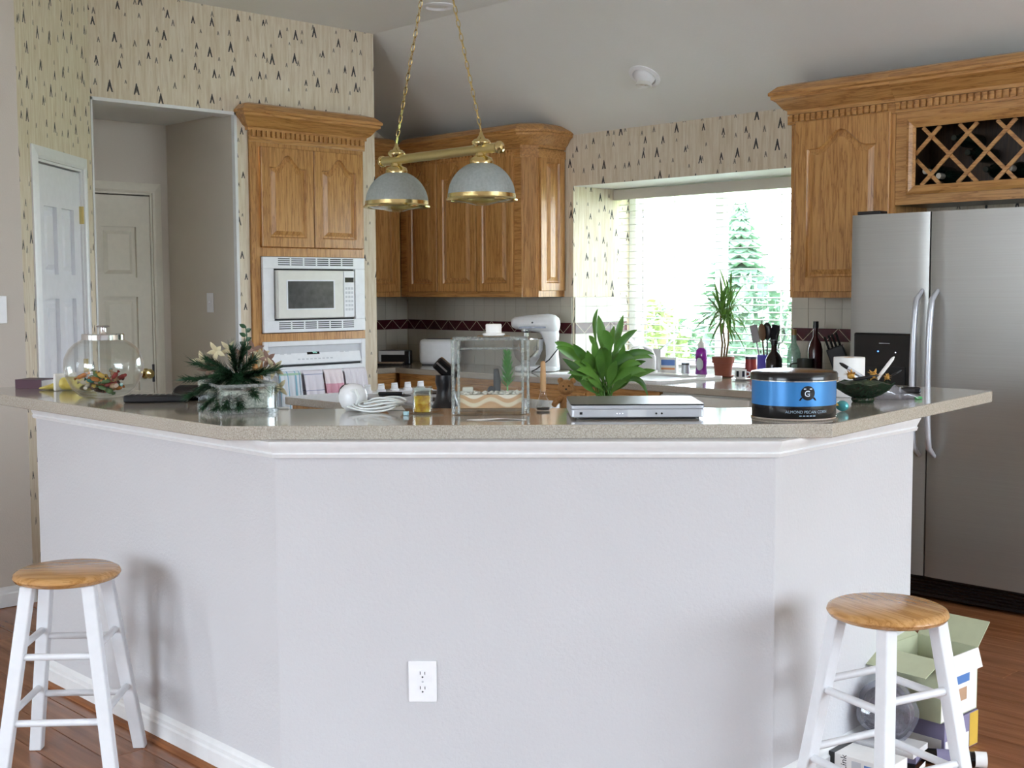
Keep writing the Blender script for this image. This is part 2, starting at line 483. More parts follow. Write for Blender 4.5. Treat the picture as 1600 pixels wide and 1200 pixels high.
# window wall with deep recess
WX0, WX1, WZ0, WZ1 = -5.63, -3.95, .90, 2.12
b = B(); wall_panel(b, (-7.47, 6.0), (3.4, 6.0), .12, [(WX0 + 7.47, WX1 + 7.47, WZ0, WZ1)], 0, 2.5); struct(b.build('wall_window', 'wallpaper'))
b = B(); b.box(WX0 - .12, WX0, 6.12, 6.72, .6, 2.3); b.box(WX1, WX1 + .12, 6.12, 6.72, .6, 2.3); struct(b.build('wall_recess', 'wallpaper'))
b = B(); b.box(WX0 + .001, WX1 - .001, 6.002, 6.72, WZ1 - .001, WZ1 + .12); struct(b.build('ceiling_recess', 'trim_white'))
b = B(); b.box(WX0 - .1, WX1 + .1, 6.55, 6.72, .3, WZ0 + .02); struct(b.build('wall_sill', 'trim_white'))
# ceilings
b = B(); b.box(-8.2, 3.4, -4.4, 4.926, ZC, ZC + .1); struct(b.build('ceiling', 'ceiling_paint'))
M = None
b = B(); k = (2.45 - ZC) / (6.0 - 4.926)
b.add([(-7.5, 4.926, ZC), (3.4, 4.926, ZC), (3.4, 6.2, ZC + k * 1.274), (-7.5, 6.2, ZC + k * 1.274),
       (-7.5, 4.926, ZC + .1), (3.4, 4.926, ZC + .1), (3.4, 6.2, ZC + k * 1.274 + .1), (-7.5, 6.2, ZC + k * 1.274 + .1)],
      [(0, 1, 2, 3), (7, 6, 5, 4), (0, 4, 5, 1), (2, 6, 7, 3), (1, 5, 6, 2), (0, 3, 7, 4)])
struct(b.build('ceiling_slope', 'ceiling_paint'))
# hall beyond the opening
b = B(); wall_panel(b, (-7.15, 1.6), (-7.15, 3.97), .12, [(1.44, 2.20, 0, 2.05)], 0, 2.6); b.box(-7.32, -7.28, 2.9, 4.0, 0, 2.6); struct(b.build('wall_hall', 'hall_paint'))  # last box: added backing that stops light leaking round the hall door
b = B(); b.box(-7.15, -6.47, 3.91, 3.985, 0, 2.6); struct(b.build('wall_hall_right', 'hall_paint'))
b = B(); b.box(-7.27, -5.8, 1.5, 1.6, 0, 2.6); struct(b.build('wall_hall_left', 'hall_paint'))
b = B(); b.box(-7.15, -6.47, 1.6, 3.91, 2.475, 2.56); struct(b.build('ceiling_hall', 'ceiling_paint'))
# living room behind the camera, with its right window and an added rear one
b = B(); wall_panel(b, (3.2, -4.2), (3.2, 6.0), -.12, [(6.6, 9.8, .3, 2.75)], 0, ZC); struct(b.build('wall_right', 'living_paint'))
b = B(); wall_panel(b, (-5.8, -4.2), (3.4, -4.2), -.12, [(2.3, 5.3, .4, 2.7)], 0, ZC); struct(b.build('wall_behind', 'living_paint'))

def window(name, frame_boxes, panes):
    e = bpy.data.objects.new(name, None); COL.objects.link(e); e['kind'] = 'structure'
    for bx in frame_boxes: B().box(*bx).build('window_frame', 'trim_white', e, bevel=.004)
    for bx in panes: B().box(*bx).build('window_pane', 'pane_glass', e)
    return e
y0, y1 = 6.56, 6.62
window('window_1', [(WX0, WX0 + .06, y0, y1, .92, WZ1), (WX1 - .06, WX1, y0, y1, .92, WZ1), (WX0 + .06, WX1 - .06, y0, y1, WZ1 - .06, WZ1), (WX0 + .06, WX1 - .06, y0, y1, .92, .98),
    (-4.90, -4.84, y0, y1, .98, WZ1 - .06), (-5.26, -5.252, 6.585, 6.595, .98, WZ1 - .06), (-4.42, -4.412, 6.585, 6.595, .98, WZ1 - .06),
    (WX0 + .06, -4.90, 6.585, 6.595, 1.43, 1.438), (-4.84, WX1 - .06, 6.585, 6.595, 1.43, 1.438)],
    [(WX0 + .06, -4.90, 6.597, 6.603, .98, WZ1 - .06), (-4.84, WX1 - .06, 6.597, 6.603, .98, WZ1 - .06)])
fr = []; pn = []
for k in range(4):
    yy = 2.4 + 3.2 * k / 3; fr.append((3.22, 3.30, yy - .04, yy + .04, .3, 2.75))
fr += [(3.22, 3.30, 2.4, 5.6, .3, .37), (3.22, 3.30, 2.4, 5.6, 2.68, 2.75)]
for k in range(3): pn.append((3.255, 3.262, 2.44 + 3.2 / 3 * k, 2.36 + 3.2 / 3 * (k + 1), .37, 2.68))
window('window_2', fr, pn)
xs_ = [-3.5 + 1.0 * k for k in range(4)]
fr = [(x - .04, x + .04, -4.3, -4.22, .4, 2.7) for x in xs_] + [(-3.5, -0.5, -4.3, -4.22, .4, .46), (-3.5, -0.5, -4.3, -4.22, 2.64, 2.7)]
window('window_3', fr, [(x + .04, x + .96, -4.265, -4.258, .46, 2.64) for x in xs_[:3]])  # unseen rear window, added as fill for the bar faces
fr = [(-5.78, -5.70, y_ - .04, y_ + .04, .3, 2.75) for y_ in (-4.06, -3.35, -2.64)] + [(-5.78, -5.70, -4.1, -2.6, .3, .36), (-5.78, -5.70, -4.1, -2.6, 2.69, 2.75)]
window('window_4', fr, [(-5.745, -5.738, -4.02, -3.39, .36, 2.69), (-5.745, -5.738, -3.31, -2.68, .36, 2.69)])

# baseboards
base_prof = [(0, 0), (.016, 0), (.016, .06), (.011, .066), (.011, .078), (.005, .088), (0, .092)]
shoe_prof = [(.016, 0), (.03, 0), (.028, .012), (.016, .018)]
b = B(); b.sweep(base_prof, [(-5.68, -4.2), (-5.68, 2.3667), (-5.68 - .06 * c45, 2.3667 + .06 * c45)], z=.0); struct(b.build('baseboard_left', 'trim_white', smooth=30))
b = B(); b.sweep(base_prof, [(-7.15, 1.6), (-7.15, 3.0)]); struct(b.build('baseboard_hall', 'trim_white', smooth=30))

# ---- doors
def panel_door(parent, w, h, M, mat, panels, t=.035):
    """six panel door leaf: rails and stiles with raised panels set into them; M: local x along, y up, z out"""
    b = B(); b.box(0, w, 0, h, 0, t * .45, M)
    leaf = b.build('door_leaf', mat, parent)
    xs = sorted(set([0, w] + [p[0] for p in panels] + [p[1] for p in panels])); zs = sorted(set([0, h] + [p[2] for p in panels] + [p[3] for p in panels]))
    b = B()
    for x0, x1 in zip(xs, xs[1:]):
        for z0, z1 in zip(zs, zs[1:]):
            if any(p[0] <= x0 + 1e-6 and p[1] >= x1 - 1e-6 and p[2] <= z0 + 1e-6 and p[3] >= z1 - 1e-6 for p in panels): continue
            b.box(x0, x1, z0, z1, t * .45, t, M)
    b.build('stiles_and_rails', mat, leaf)
    for x0, x1, z0, z1 in panels:
        i = .022; i2 = .045; n0 = t * .46; n1 = t * .85
        b = B(); lv = [(x0 + .004, x1 - .004, z0 + .004, z1 - .004, n0), (x0 + i, x1 - i, z0 + i, z1 - i, n0), (x0 + i2, x1 - i2, z0 + i2, z1 - i2, n1)]
        vs = []
        for a0, a1, c0, c1, n in lv: vs += [(a0, c0, n), (a1, c0, n), (a1, c1, n), (a0, c1, n)]
        fs = [(8, 9, 10, 11)]
        for q in range(2):
            for k in range(4): fs.append((q*4 + k, q*4 + (k+1) % 4, q*4 + 4 + (k+1) % 4, q*4 + 4 + k))
        b.add(vs, fs, M); b.build('door_panel', mat, leaf)
    return leaf
def casing(parent, w, h, M, mat, cw=.06, name='door_casing'):
    prof = [(0, 0), (0, .012), (.012, .018), (.045, .012), (cw, .008), (cw, 0)]
    b = B()
    # legs and head, local x along, y up, z out
    for sgn, x in ((-1, 0), (1, w)):
        vs = []; n = len(prof)
        for yy, dd in ((0, 0), (h, 1)):
            for o_, u_ in prof: vs.append((x + sgn * o_, yy + o_ * dd, u_))
        b.add(vs, [(k, (k+1) % n, n + (k+1) % n, n + k) for k in range(n)] + [tuple(range(n)), tuple(range(n, 2*n))[::-1]], M)
    vs = []
    for x, sgn in ((0, -1), (w, 1)):
        for o_, u_ in prof: vs.append((x + sgn * o_, h + o_, u_))
    b.add(vs, [(k, (k+1) % n, n + (k+1) % n, n + k) for k in range(n)] + [tuple(range(n)), tuple(range(n, 2*n))[::-1]], M)
    return b.build(name, mat, parent)
def diag_frame(s0):   # local x along the pantry wall, y up, z into the room
    d = (D1 - D0).normalized(); p = D0 + d * s0; nx, ny = d.y, -d.x
    return Matrix(((d.x, 0, nx, p.x), (d.y, 0, ny, p.y), (0, 1, 0, 0), (0, 0, 0, 1)))
e = bpy.data.objects.new('door_1', None); COL.objects.link(e); struct(e, 'white six panel pantry door in a white casing')
M = diag_frame(.19)
casing(e, .60, 2.075, M, 'trim_white')
B().box(0, .012, 0, 2.075, -.12, 0, M).box(.588, .6, 0, 2.075, -.12, 0, M).box(.012, .588, 2.063, 2.075, -.12, 0, M).build('door_jamb', 'trim_white', e)
Md = M @ Matrix.Translation((.014, .01, -.045))
W, Hd = .572, 2.045
pn = []
for x0, x1 in ((.09, .255), (.317, .482)):
    pn += [(x0, x1, 1.52, 1.85), (x0, x1, .82, 1.40), (x0, x1, .22, .70)]
panel_door(e, W, Hd, Md, 'door_white', pn)
for z in (.25, 1.05, 1.84):
    B().box(.574, .592, z - .045, z + .045, -.012, .001, M).cyl(.006, 0, .09, 10, M @ T(.586, z - .045, .004) @ Matrix.Rotation(-PI/2, 4, 'X')).build('hinge', 'brass_satin', e)
e = bpy.data.objects.new('door_2', None); COL.objects.link(e); struct(e, 'off white panel door at the back of the hall')
M = front_x(-7.15, 3.04, 0)
casing(e, .76, 2.05, M, 'hall_door_white')
B().box(0, .012, 0, 2.05, -.12, 0, M).box(.748, .76, 0, 2.05, -.12, 0, M).box(.012, .748, 2.038, 2.05, -.12, 0, M).build('door_jamb', 'hall_door_white', e)
Md = M @ Matrix.Translation((.014, .01, -.04))
pn = []
for x0, x1 in ((.10, .33), (.41, .64)):
    pn += [(x0, x1, 1.52, 1.83), (x0, x1, .82, 1.40), (x0, x1, .22, .70)]
leaf = panel_door(e, .732, 2.02, Md, 'hall_door_white', pn)
b = B(); b.lathe([(.032, 0), (.032, .006), (.012, .012), (.012, .035), (.026, .045), (.031, .058), (.026, .07), (0, .075)], 20, M @ T(.69, .935, -.005)); b.build('door_knob', 'brass', leaf, smooth=40)
B().box(.738, .750, .88, .99, -.01, .003, M).build('latch_plate', 'dark_steel', e)

def plate(name, M, label, kind='switch', w=.072, h=.117):
    t = thing(name, label, 'switch' if kind == 'switch' else 'outlet', tuple(M.translation))
    B().box(-w/2, w/2, -h/2, h/2, 0, .005, M).build('cover_plate', 'plate_white', t, bevel=.003)
    if kind == 'switch':
        B().box(-.006, .006, -.012, .012, .005, .007, M).box(-.004, .004, -.002, .010, .006, .016, M).build('toggle', 'plate_white', t)
    else:
        for yy in (.021, -.021):
            b = B(); b.lathe([(.0165, 0), (.0165, .0025)], 24, M @ T(0, yy, .0045), sx=1, sy=.86); s = b.build('socket', 'plate_white', t)
            B().box(-.0075, -.0055, .000, .009, .0069, .0073, M @ T(0, yy)).box(.0055, .0075, .000, .008, .0069, .0073, M @ T(0, yy)).cyl(.0026, .0069, .0073, 10, M @ T(0, yy - .007)).build('slots', 'slot_dark', s)
        B().cyl(.003, .004, .0062, 10, M).build('screw', 'appliance_grey', t)
    return t
plate('light_switch', front_y(-6.66, 3.909, 1.375), 'white light switch on the hall side wall')
plate('light_switch', front_x(-5.679, 2.25, 1.365), 'white light switch on the beige wall at far left edge', h=.125)

# ---- bar half wall
BW = [(-4.49, 1.9), (-2.921, 1.904), (-1.936, 2.876), (-1.985, 3.73)]
def offset_path(path, d):
    out = []
    n = len(path)
    for i in range(n):
        p = Vector(path[i]); ds = []
        if i > 0: ds.append((p - Vector(path[i-1])).normalized())
        if i < n-1: ds.append((Vector(path[i+1]) - p).normalized())
        ns = [Vector((q.y, -q.x)) for q in ds]
        if len(ns) == 2: b_ = (ns[0] + ns[1]).normalized(); nn = b_ / max(.3, b_.dot(ns[0]))
        else: nn = ns[0]
        out.append((p.x + nn.x * d, p.y + nn.y * d))
    return out
inner = offset_path(BW, -.12)
b = B(); b.prism(BW + inner[::-1], 0, 1.03); struct(b.build('wall_bar', 'bar_paint', bevel=.004))
b = B(); b.sweep(base_prof, BW); struct(b.build('baseboard_bar', 'trim_white', smooth=30))
b = B(); b.sweep(shoe_prof, BW); struct(b.build('trim_2', 'floor_wood', smooth=30))
b = B(); b.sweep([(0, 0), (.010, 0), (.014, .010), (.010, .014), (.016, .026), (.024, .040), (.024, .046), (0, .046)], BW, z=.984); struct(b.build('trim_3', 'trim_white', smooth=30))
# outlet in the middle face
d = (Vector(BW[2]) - Vector(BW[1])).normalized()
pm = Vector(BW[1]) + d * .405
M = Matrix(((d.x, 0, d.y, pm.x), (d.y, 0, -d.x, pm.y), (0, 1, 0, .352), (0, 0, 0, 1)))
plate('wall_outlet', M, 'white double power outlet low on the bar front', 'outlet', .079, .117)

# ================================================================== BAR TOP
SLAB = [(-4.92, 1.81), (-3.034, 1.812), (-1.855, 3.028), (-2.03, 4.40), (-2.47, 4.42), (-2.30, 3.262), (-3.325, 2.238), (-4.92, 2.238)]
def rounded(poly, r, seg=4):
    out = []; n = len(poly)
    for i in range(n):
        p = Vector(poly[i]); a = (Vector(poly[i-1]) - p).normalized(); c = (Vector(poly[(i+1) % n]) - p).normalized()
        rr = r[i] if isinstance(r, (list, tuple)) else r
        if rr <= 0: out.append(tuple(p)); continue
        ang = a.angle(c); tl = rr / math.tan(ang / 2); s_ = p + a * tl; e_ = p + c * tl
        for k in range(seg + 1):
            t_ = k / seg; out.append(tuple(s_.lerp(p, t_).lerp(p.lerp(e_, t_), t_)))
    return out
sl = B().prism(rounded(SLAB, [.02, .004, .004, .03, .02, .01, .01, .02]), 1.03, 1.07).build('bar_countertop', 'counter_stone', bevel=.006)
tag(sl, 'speckled beige stone bar top with two angled bends on the white half wall', 'countertop')

# ================================================================== CABINETS
def arch_loop(x0, x1, z0, z1, rise, n=14, shoulder=.72):
    """closed outline: straight sides, cathedral arch on top (z1 is the crest)"""
    zs = z1 - rise; pts = [(x0, z0), (x1, z0)]
    cx_ = (x0 + x1) / 2; hw = (x1 - x0) / 2
    for k in range(n + 1):
        t = 1 - 2 * k / n; u = abs(t) / shoulder
        bump = .5 * (1 + math.cos(PI * min(1, u)))
        pts.append((cx_ + t * hw, zs + rise * bump))
    return pts
def rect_project(pts, x0, x1, z0, z1, px0, px1, pz0, pz1):
    out = []
    for i, (x, z) in enumerate(pts):
        fx = (x - px0) / (px1 - px0)
        if i == 0: out.append((x0, z0))
        elif i == 1: out.append((x1, z0))
        elif i == 2: out.append((x1, z1))
        elif i == len(pts) - 1: out.append((x0, z1))
        else: out.append((x0 + fx * (x1 - x0), z1))
    return out
def cab_door(parent, M, w, h, rise=.05, mat='oak', stile=.055, t=.02, name='door'):
    """raised panel door; local x along, y up, z out"""
    px0, px1, pz0, pz1 = stile, w - stile, stile, h - stile * (.75 if rise else 1)
    loop = arch_loop(px0, px1, pz0, pz1, rise)
    def inset(i):
        return arch_loop(px0 + i, px1 - i, pz0 + i, pz1 - i, rise * (1 - i * 2))
    layers = [(rect_project(loop, 0, w, 0, h, px0, px1, pz0, pz1), 0), (rect_project(loop, 0, w, 0, h, px0, px1, pz0, pz1), t - .003),
              (rect_project(loop, .003, w - .003, .003, h - .003, px0, px1, pz0, pz1), t),
              (loop, t), (inset(.007), t - .012), (inset(.014), t - .012), (inset(.040), t - .001)]
    vs = []; fs = []; n = len(loop)
    for pts, z in layers: vs += [(x, y_, z) for x, y_ in pts]
    for q in range(len(layers) - 1):
        for k in range(n): fs.append((q*n + k, q*n + (k+1) % n, (q+1)*n + (k+1) % n, (q+1)*n + k))
    fs.append(tuple(range(n))[::-1])
    b = B(); b.add(vs[:], fs, M)
    d = b.build(name, mat, parent, fix=False)
    q = len(layers) - 1
    b = B(); top = [vs[q*n + k] for k in range(n)]
    b.add(top + [(x, y_, z - .004) for x, y_, z in top], [tuple(range(n))] + [(k, n + k, n + (k+1) % n, (k+1) % n) for k in range(n)], M)
    b.build('raised_panel', mat, d, fix=False)
    return d
CROWN = [(0, 0), (.012, 0), (.012, .018), (.03, .03), (.055, .065), (.075, .078), (.075, .092), (.085, .098), (.085, .112), (.05, .145), (0, .16)]
def dentils(parent, M, w, mat='oak', pitch=.034, bw=.019, h=.036, d=.013):
    b = B(); n = int(w / pitch)
    for i in range(n): b.box(i * pitch + .007, i * pitch + .007 + bw, 0, h, 0, d, M)
    o = b.build('dentil_moulding', mat, parent); return o

# ---- tall oven cabinet
tc = thing('oven_cabinet', 'tall oak cabinet built into the papered wall around the microwave and wall oven', 'cabinet', (-6.34, 4.41, 0))
XF = -6.335
CB0, CB1 = 3.998, 4.820
b = B()
for y0_, y1_, z0, z1 in ((CB0, 4.056, 0, 2.435), (4.808, CB1, 0, 2.435), (4.056, 4.808, 0, .40), (4.056, 4.808, 1.143, 1.19), (4.056, 4.808, 1.65, 1.70), (4.056, 4.808, 2.29, 2.435)):
    b.box(-6.36, XF, y0_, y1_, z0, z1)
b.build('face_frame', 'oak', tc)
b = B(); b.box(-6.90, -6.36, CB0, 4.016, 0, 2.435); b.box(-6.90, -6.36, 4.802, CB1, 0, 2.435); b.box(-6.915, -6.90, CB0, CB1, 0, 2.435); b.box(-6.90, -6.36, 4.016, 4.802, 1.66, 1.68); b.box(-6.90, -6.36, 4.016, 4.802, 1.155, 1.175)
b.build('carcass', 'oak', tc)
for y0_, y1_ in ((4.062, 4.430), (4.436, 4.802)):
    cab_door(tc, front_x(XF + .001, y0_, 1.705), y1_ - y0_, .585, .075)
cpath = [(-6.349, 3.985), (-6.325, 3.985), (-6.325, 4.833), (-6.349, 4.833)]
b = B(); b.sweep([(0, 0), (.008, 0), (.012, .012), (.012, .075), (0, .075)], [(XF, CB0 - .008), (XF, CB1 + .008)], z=2.315); b.build('frieze', 'oak_across', tc)
dentils(tc, front_x(XF + .012, CB0 - .005, 2.345), CB1 - CB0 + .01, 'oak')
b = B(); b.sweep(CROWN, [(-6.349, CB0 - .008), (XF + .004, CB0 - .008), (XF + .004, CB1 + .008), (-6.349, CB1 + .008)][::1], z=2.378)
b.build('crown_moulding', 'oak_across', tc, smooth=25)

# ---- microwave with trim kit
mw = thing('microwave', 'white built-in microwave in a slotted white trim kit above the wall oven', 'microwave', (-6.33, 4.43, 1.195))
M = front_x(-6.334, 4.058, 1.195)   # 0.748 x 0.452
tw, th_ = .748, .452
b = B(); b.box(0, .075, .072, .382, 0, .022, M); b.box(tw - .075, tw, .072, .382, 0, .022, M); b.box(0, tw, 0, .072, 0, .022, M); b.box(0, tw, .382, th_, 0, .022, M)
tk = b.build('trim_kit', 'appliance_white', mw, bevel=.003)
for zz in (.020, .402):
    for k in range(6):
        b = B()
        for r in range(4): b.box(.105 + k * .094, .105 + k * .094 + .082, zz + r * .012, zz + r * .012 + .006, .0215, .0235, M)
        o = b.build('vent_grille', 'slot_dark', tk); o['kind'] = 'stuff'
B().box(.075, tw - .075, .072, .382, -.01, .0, M).build('gap', 'black_gap', mw)
mb = B().box(.085, .655, .082, .372, 0, .035, M).build('body', 'appliance_offwhite', mw, bevel=.006)
B().box(.088, .565, .085, .369, .035, .045, M).build('door', 'appliance_offwhite', mw, bevel=.004)
B().box(.145, .500, .135, .315, .045, .0465, M).build('door_window_frame', 'appliance_white', mw, bevel=.002)
def dark_mesh_glass():
    t = NT('oven_window'); t.set(t.mix(t.noise(t.coord(), 25, 3), lin('3A3B3C'), lin('6A6B6A')), .12); return t.m
dark_mesh_glass()
B().box(.156, .487, .143, .307, .046, .048, M).build('door_window', 'oven_window', mw)
cpn = B().box(.570, .650, .085, .369, .035, .043, M).build('control_panel', 'appliance_white', mw, bevel=.003)
B().box(.578, .643, .300, .330, .043, .0445, M).build('display', 'black_gloss', cpn)
b = B()
for r in range(6):
    for k in range(3): b.box(.580 + k * .022, .596 + k * .022, .125 + r * .026, .140 + r * .026, .043, .0436, M)
b.build('buttons', 'appliance_grey', cpn)

# ---- wall oven
ov = thing('wall_oven', 'white built-in wall oven with towels on its door handle', 'oven', (-6.33, 4.43, .41))
M = front_x(-6.334, 4.056, .405)    # .75 x .737
b = B(); b.box(0, .03, 0, .737, 0, .02, M); b.box(.72, .75, 0, .737, 0, .02, M); b.box(.03, .72, .707, .737, 0, .02, M); b.build('frame', 'appliance_white', ov, bevel=.003)
B().box(.03, .72, .0, .62, -.005, .004, M).build('gap', 'black_gap', ov)
B().box(.03, .72, .62, .707, -.005, .004, M).build('recess', 'appliance_grey', ov)
Mp = M @ T(0, .592, .006) @ Matrix.Rotation(-.32, 4, 'X')
cp_ = B().box(.034, .716, 0, .112, 0, .02, Mp).build('control_panel', 'appliance_white', ov, bevel=.004)
dsp = B().box(.315, .405, .056, .092, .02, .0215, Mp).build('display', 'black_gloss', cp_)
def emit(name, col, st):
    t = NT(name); t.set((0, 0, 0, 1), .4); t.b.inputs['Emission Color'].default_value = lin(col); t.b.inputs['Emission Strength'].default_value = st; return t.m
emit('clock_digits', 'A8E8D8', 1.2); emit('blue_led', '5A9CFF', 4); emit('white_led', 'DFE8FF', 3)
vs, fs = text_mesh('62', .034)
b = B(); b.add(vs, fs, Mp @ T(.372, .073, .0222)); b.build('digits', 'clock_digits', dsp, fix=False)
b = B()
for k in range(9): b.box(.24 + k * .03, .258 + k * .03, .024, .032, .0199, .0204, Mp)
for k in (.12, .17, .56, .60): b.box(k, k + .03, .062, .068, .0199, .0204, Mp)
b.build('buttons', 'appliance_grey', cp_)
dr = B().box(.033, .717, .01, .582, .004, .03, M).build('oven_door', 'appliance_white', ov, bevel=.004)
B().box(.16, .59, .15, .40, .03, .032, M).build('oven_window', 'black_gloss', dr)
b = B(); b.tube([M @ Vector((.06, .545, .075)), M @ Vector((.69, .545, .075))], .011, 12); b.box(.06, .075, .535, .555, .03, .075, M); b.box(.675, .69, .535, .555, .03, .075, M)
b.build('door_handle', 'appliance_white', dr, smooth=40)

# ---- towels on the oven handle
def towel_mat(name, base, stripes):
    """stripes: list of (axis, period, width, offset, colour)"""
    t = NT(name); uv = t.coord('Generated'); s = t.new('ShaderNodeSeparateXYZ'); t.link(uv, s.inputs[0])
    col = lin(base)
    for ax, per, wd, off, c in stripes:
        f = t.math('FRACT', t.math('ADD', t.math('DIVIDE', s.outputs[ax], per), off))
        col = t.mix(t.math('LESS_THAN', f, wd), col, lin(c))
    t.set(col if not isinstance(col, tuple) else t.mix(0, col, col), .9)
    t.bump(t.noise(t.coord(), 300, 2), .3, .002)
    return t.m
towel_mat('towel_teal', 'DDE3EA', [(1, .34, .16, .05, '8FC0D2'), (2, .5, .06, .1, 'A9CBB4'), (1, .5, .05, .3, '6E9FBC')])
towel_mat('towel_lines', 'E3DEE6', [(2, .235, .04, .0, '8E93B4')])
towel_mat('towel_pink', 'E2A9B8', [(2, .9, .22, .1, 'EFE3E6')])
towel_mat('towel_white', 'E8E3E8', [(1, .31, .03, .1, 'C9C2D0'), (2, .6, .02, .2, '9FB4D6')])
def towel(y0_, y1_, drop, mat, label, amp, fq, seed, skew=0.0, puff=0):
    w = y1_ - y0_; zc = .95; xh = -6.259
    def fn(u, v):
        # v: 0 back hem .. 0.4 over the bar .. 1 front hem
        if v < .3: z = zc - .26 * (1 - v / .3); x = xh - .0135; a = (1 - v / .3)
        elif v < .42:
            a_ = PI * (v - .3) / .12; x = xh - .0135 * math.cos(a_); z = zc + .0135 * math.sin(a_); a = 0
        else: q = (v - .42) / .58; z = zc - drop * q; x = xh + .0135 + .02 * math.sin(q * 2.2); a = q
        wv = amp * math.sin(u * fq * 2 * PI + seed) * (.35 + .65 * a)
        side = 1 if v > .36 else -.25
        if v > .42: x += abs(wv) + puff * math.exp(-((v - .55) / .1) ** 2) * math.sin(PI * u)
        else: x += side * 0
        return (x, y0_ + w * u + skew * a * (u - .5) + .006 * math.sin(v * 9 + seed), z)
    b = B(); b.sheet(fn, 26, 34)
    o = b.build('dish_towel', mat, smooth=60, solid=.004)
    return tag(o, label, 'towel', 'dish towels on the oven handle')
towel(4.115, 4.268, .42, 'towel_teal', 'white and teal striped dish towel, leftmost on the oven handle', .024, 2.1, .4)
towel(4.285, 4.425, .40, 'towel_lines', 'white dish towel with thin slanting blue lines on oven handle', .02, 1.3, 1.7)
towel(4.438, 4.572, .43, 'towel_pink', 'pink dish towel bunched on the oven handle', .03, 1.6, .9, puff=.03)
towel(4.585, 4.755, .44, 'towel_white', 'plain white dish towel with soft folds, rightmost on the oven handle', .026, 2.6, 2.2)

# ---- upper cabinets in the corner
def fluted(parent, M, w, h, name='pilaster'):
    b = B(); b.box(0, w, 0, h, 0, .012, M)
    n = 5
    for k in range(n): b.box(w * (k + .3) / n - .001, w * (k + .75) / n - .001, .06, h - .06, .012, .018, M)
    return b.build(name, 'oak', parent)
UZ0, UZ1 = 1.397, 2.36
uc = thing('corner_upper_cabinet', 'oak upper cabinet on the side wall in the dark kitchen corner', 'cabinet', (-7.18, 5.4, UZ0))
B().box(-7.349, -7.04, 4.935, 5.66, UZ0, UZ1).build('carcass', 'oak', uc)
B().box(-7.04, -7.02, 4.935, 5.664, UZ0, UZ1).build('face_frame', 'oak', uc)
for y0_ in (4.96, 5.315): cab_door(uc, front_x(-7.019, y0_, UZ0 + .035), .335, .90, .09)
b = B(); b.sweep(CROWN, [(-7.02, 4.935), (-7.02, 5.58)], z=UZ1 - .005); b.build('crown_moulding', 'oak_across', uc, smooth=25)
wc = thing('window_upper_cabinet', 'oak three-door upper cabinet with fluted corner left of the window', 'cabinet', (-6.35, 5.83, UZ0))
B().prism([(-7.02, 5.69), (-5.775, 5.69), (-5.71, 5.755), (-5.71, 5.998), (-7.02, 5.998)], UZ0, UZ1).build('carcass', 'oak', wc)
B().box(-7.018, -5.775, 5.67, 5.69, UZ0, UZ1).build('face_frame', 'oak_along', wc)
for x0_, x1_ in ((-6.93, -6.60), (-6.592, -6.20), (-6.192, -5.845)):
    cab_door(wc, front_y(x0_, 5.669, UZ0 + .035), x1_ - x0_, .90, .09)
dv = Vector((-5.71 + 5.775, 5.755 - 5.69)).normalized()
Mf = Matrix(((dv.x, 0, dv.y, -5.790), (dv.y, 0, -dv.x, 5.676), (0, 1, 0, UZ0), (0, 0, 0, 1)))
fluted(wc, Mf @ T(0, 0, 0), .105, UZ1 - UZ0)
cab_door(wc, Matrix(((0, 0, 1, -5.709), (1, 0, 0, 5.765), (0, 1, 0, UZ0 + .04), (0, 0, 0, 1))), .225, .88, 0, stile=.05, t=.014, name='end_panel')
cpth = [(-6.93, 5.672), (-5.785, 5.672), (-5.705, 5.752), (-5.705, 5.995)]
b = B(); b.sweep(CROWN, cpth, z=UZ1 - .005); b.build('crown_moulding', 'oak_along', wc, smooth=25)
b = B(); b.sweep([(0, 0), (.012, 0), (.012, .05), (0, .05)], cpth, z=UZ1 - .065); b.build('frieze', 'oak_along', wc)
dentils(wc, front_y(-6.9, 5.659, UZ1 - .05), 1.1, 'oak_along')
dentils(wc, Matrix(((dv.x, 0, dv.y, -5.785 + .012 * dv.y), (dv.y, 0, -dv.x, 5.672 - .012 * dv.x), (0, 1, 0, UZ1 - .05), (0, 0, 0, 1))), .1, 'oak_along')

# ---- upper cabinets right of the window and over the fridge
rc = thing('fridge_side_cabinet', 'oak upper cabinet with one arched door between window and fridge', 'cabinet', (-3.45, 5.83, UZ0))
B().box(-3.745, -3.145, 5.69, 5.998, UZ0, UZ1).build('carcass', 'oak', rc)
B().box(-3.745, -3.145, 5.67, 5.69, UZ0, UZ1).build('face_frame', 'oak', rc)
cab_door(rc, front_y(-3.712, 5.669, UZ0 + .03), .545, .885, .09, stile=.075)
wn = thing('wine_rack_cabinet', 'oak cabinet with diagonal wine lattice above the fridge', 'cabinet', (-2.65, 5.83, 1.852))
WR0, WR1, ZR0, ZR1 = -3.037, -2.22, 1.943, 2.222
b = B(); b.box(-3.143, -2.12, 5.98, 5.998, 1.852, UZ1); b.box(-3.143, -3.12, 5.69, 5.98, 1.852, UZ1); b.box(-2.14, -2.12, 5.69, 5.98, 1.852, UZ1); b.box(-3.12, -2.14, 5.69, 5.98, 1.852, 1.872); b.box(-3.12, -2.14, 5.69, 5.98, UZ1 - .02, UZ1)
b.build('carcass', 'oak_shaded_inside', wn)
b = B(); b.box(-3.143, WR0 - .04, 5.67, 5.69, 1.852, UZ1); b.box(WR1 + .04, -2.12, 5.67, 5.69, 1.852, UZ1); b.box(WR0 - .04, WR1 + .04, 5.67, 5.69, 1.852, ZR0 - .03); b.box(WR0 - .04, WR1 + .04, 5.67, 5.69, ZR1 + .035, UZ1)
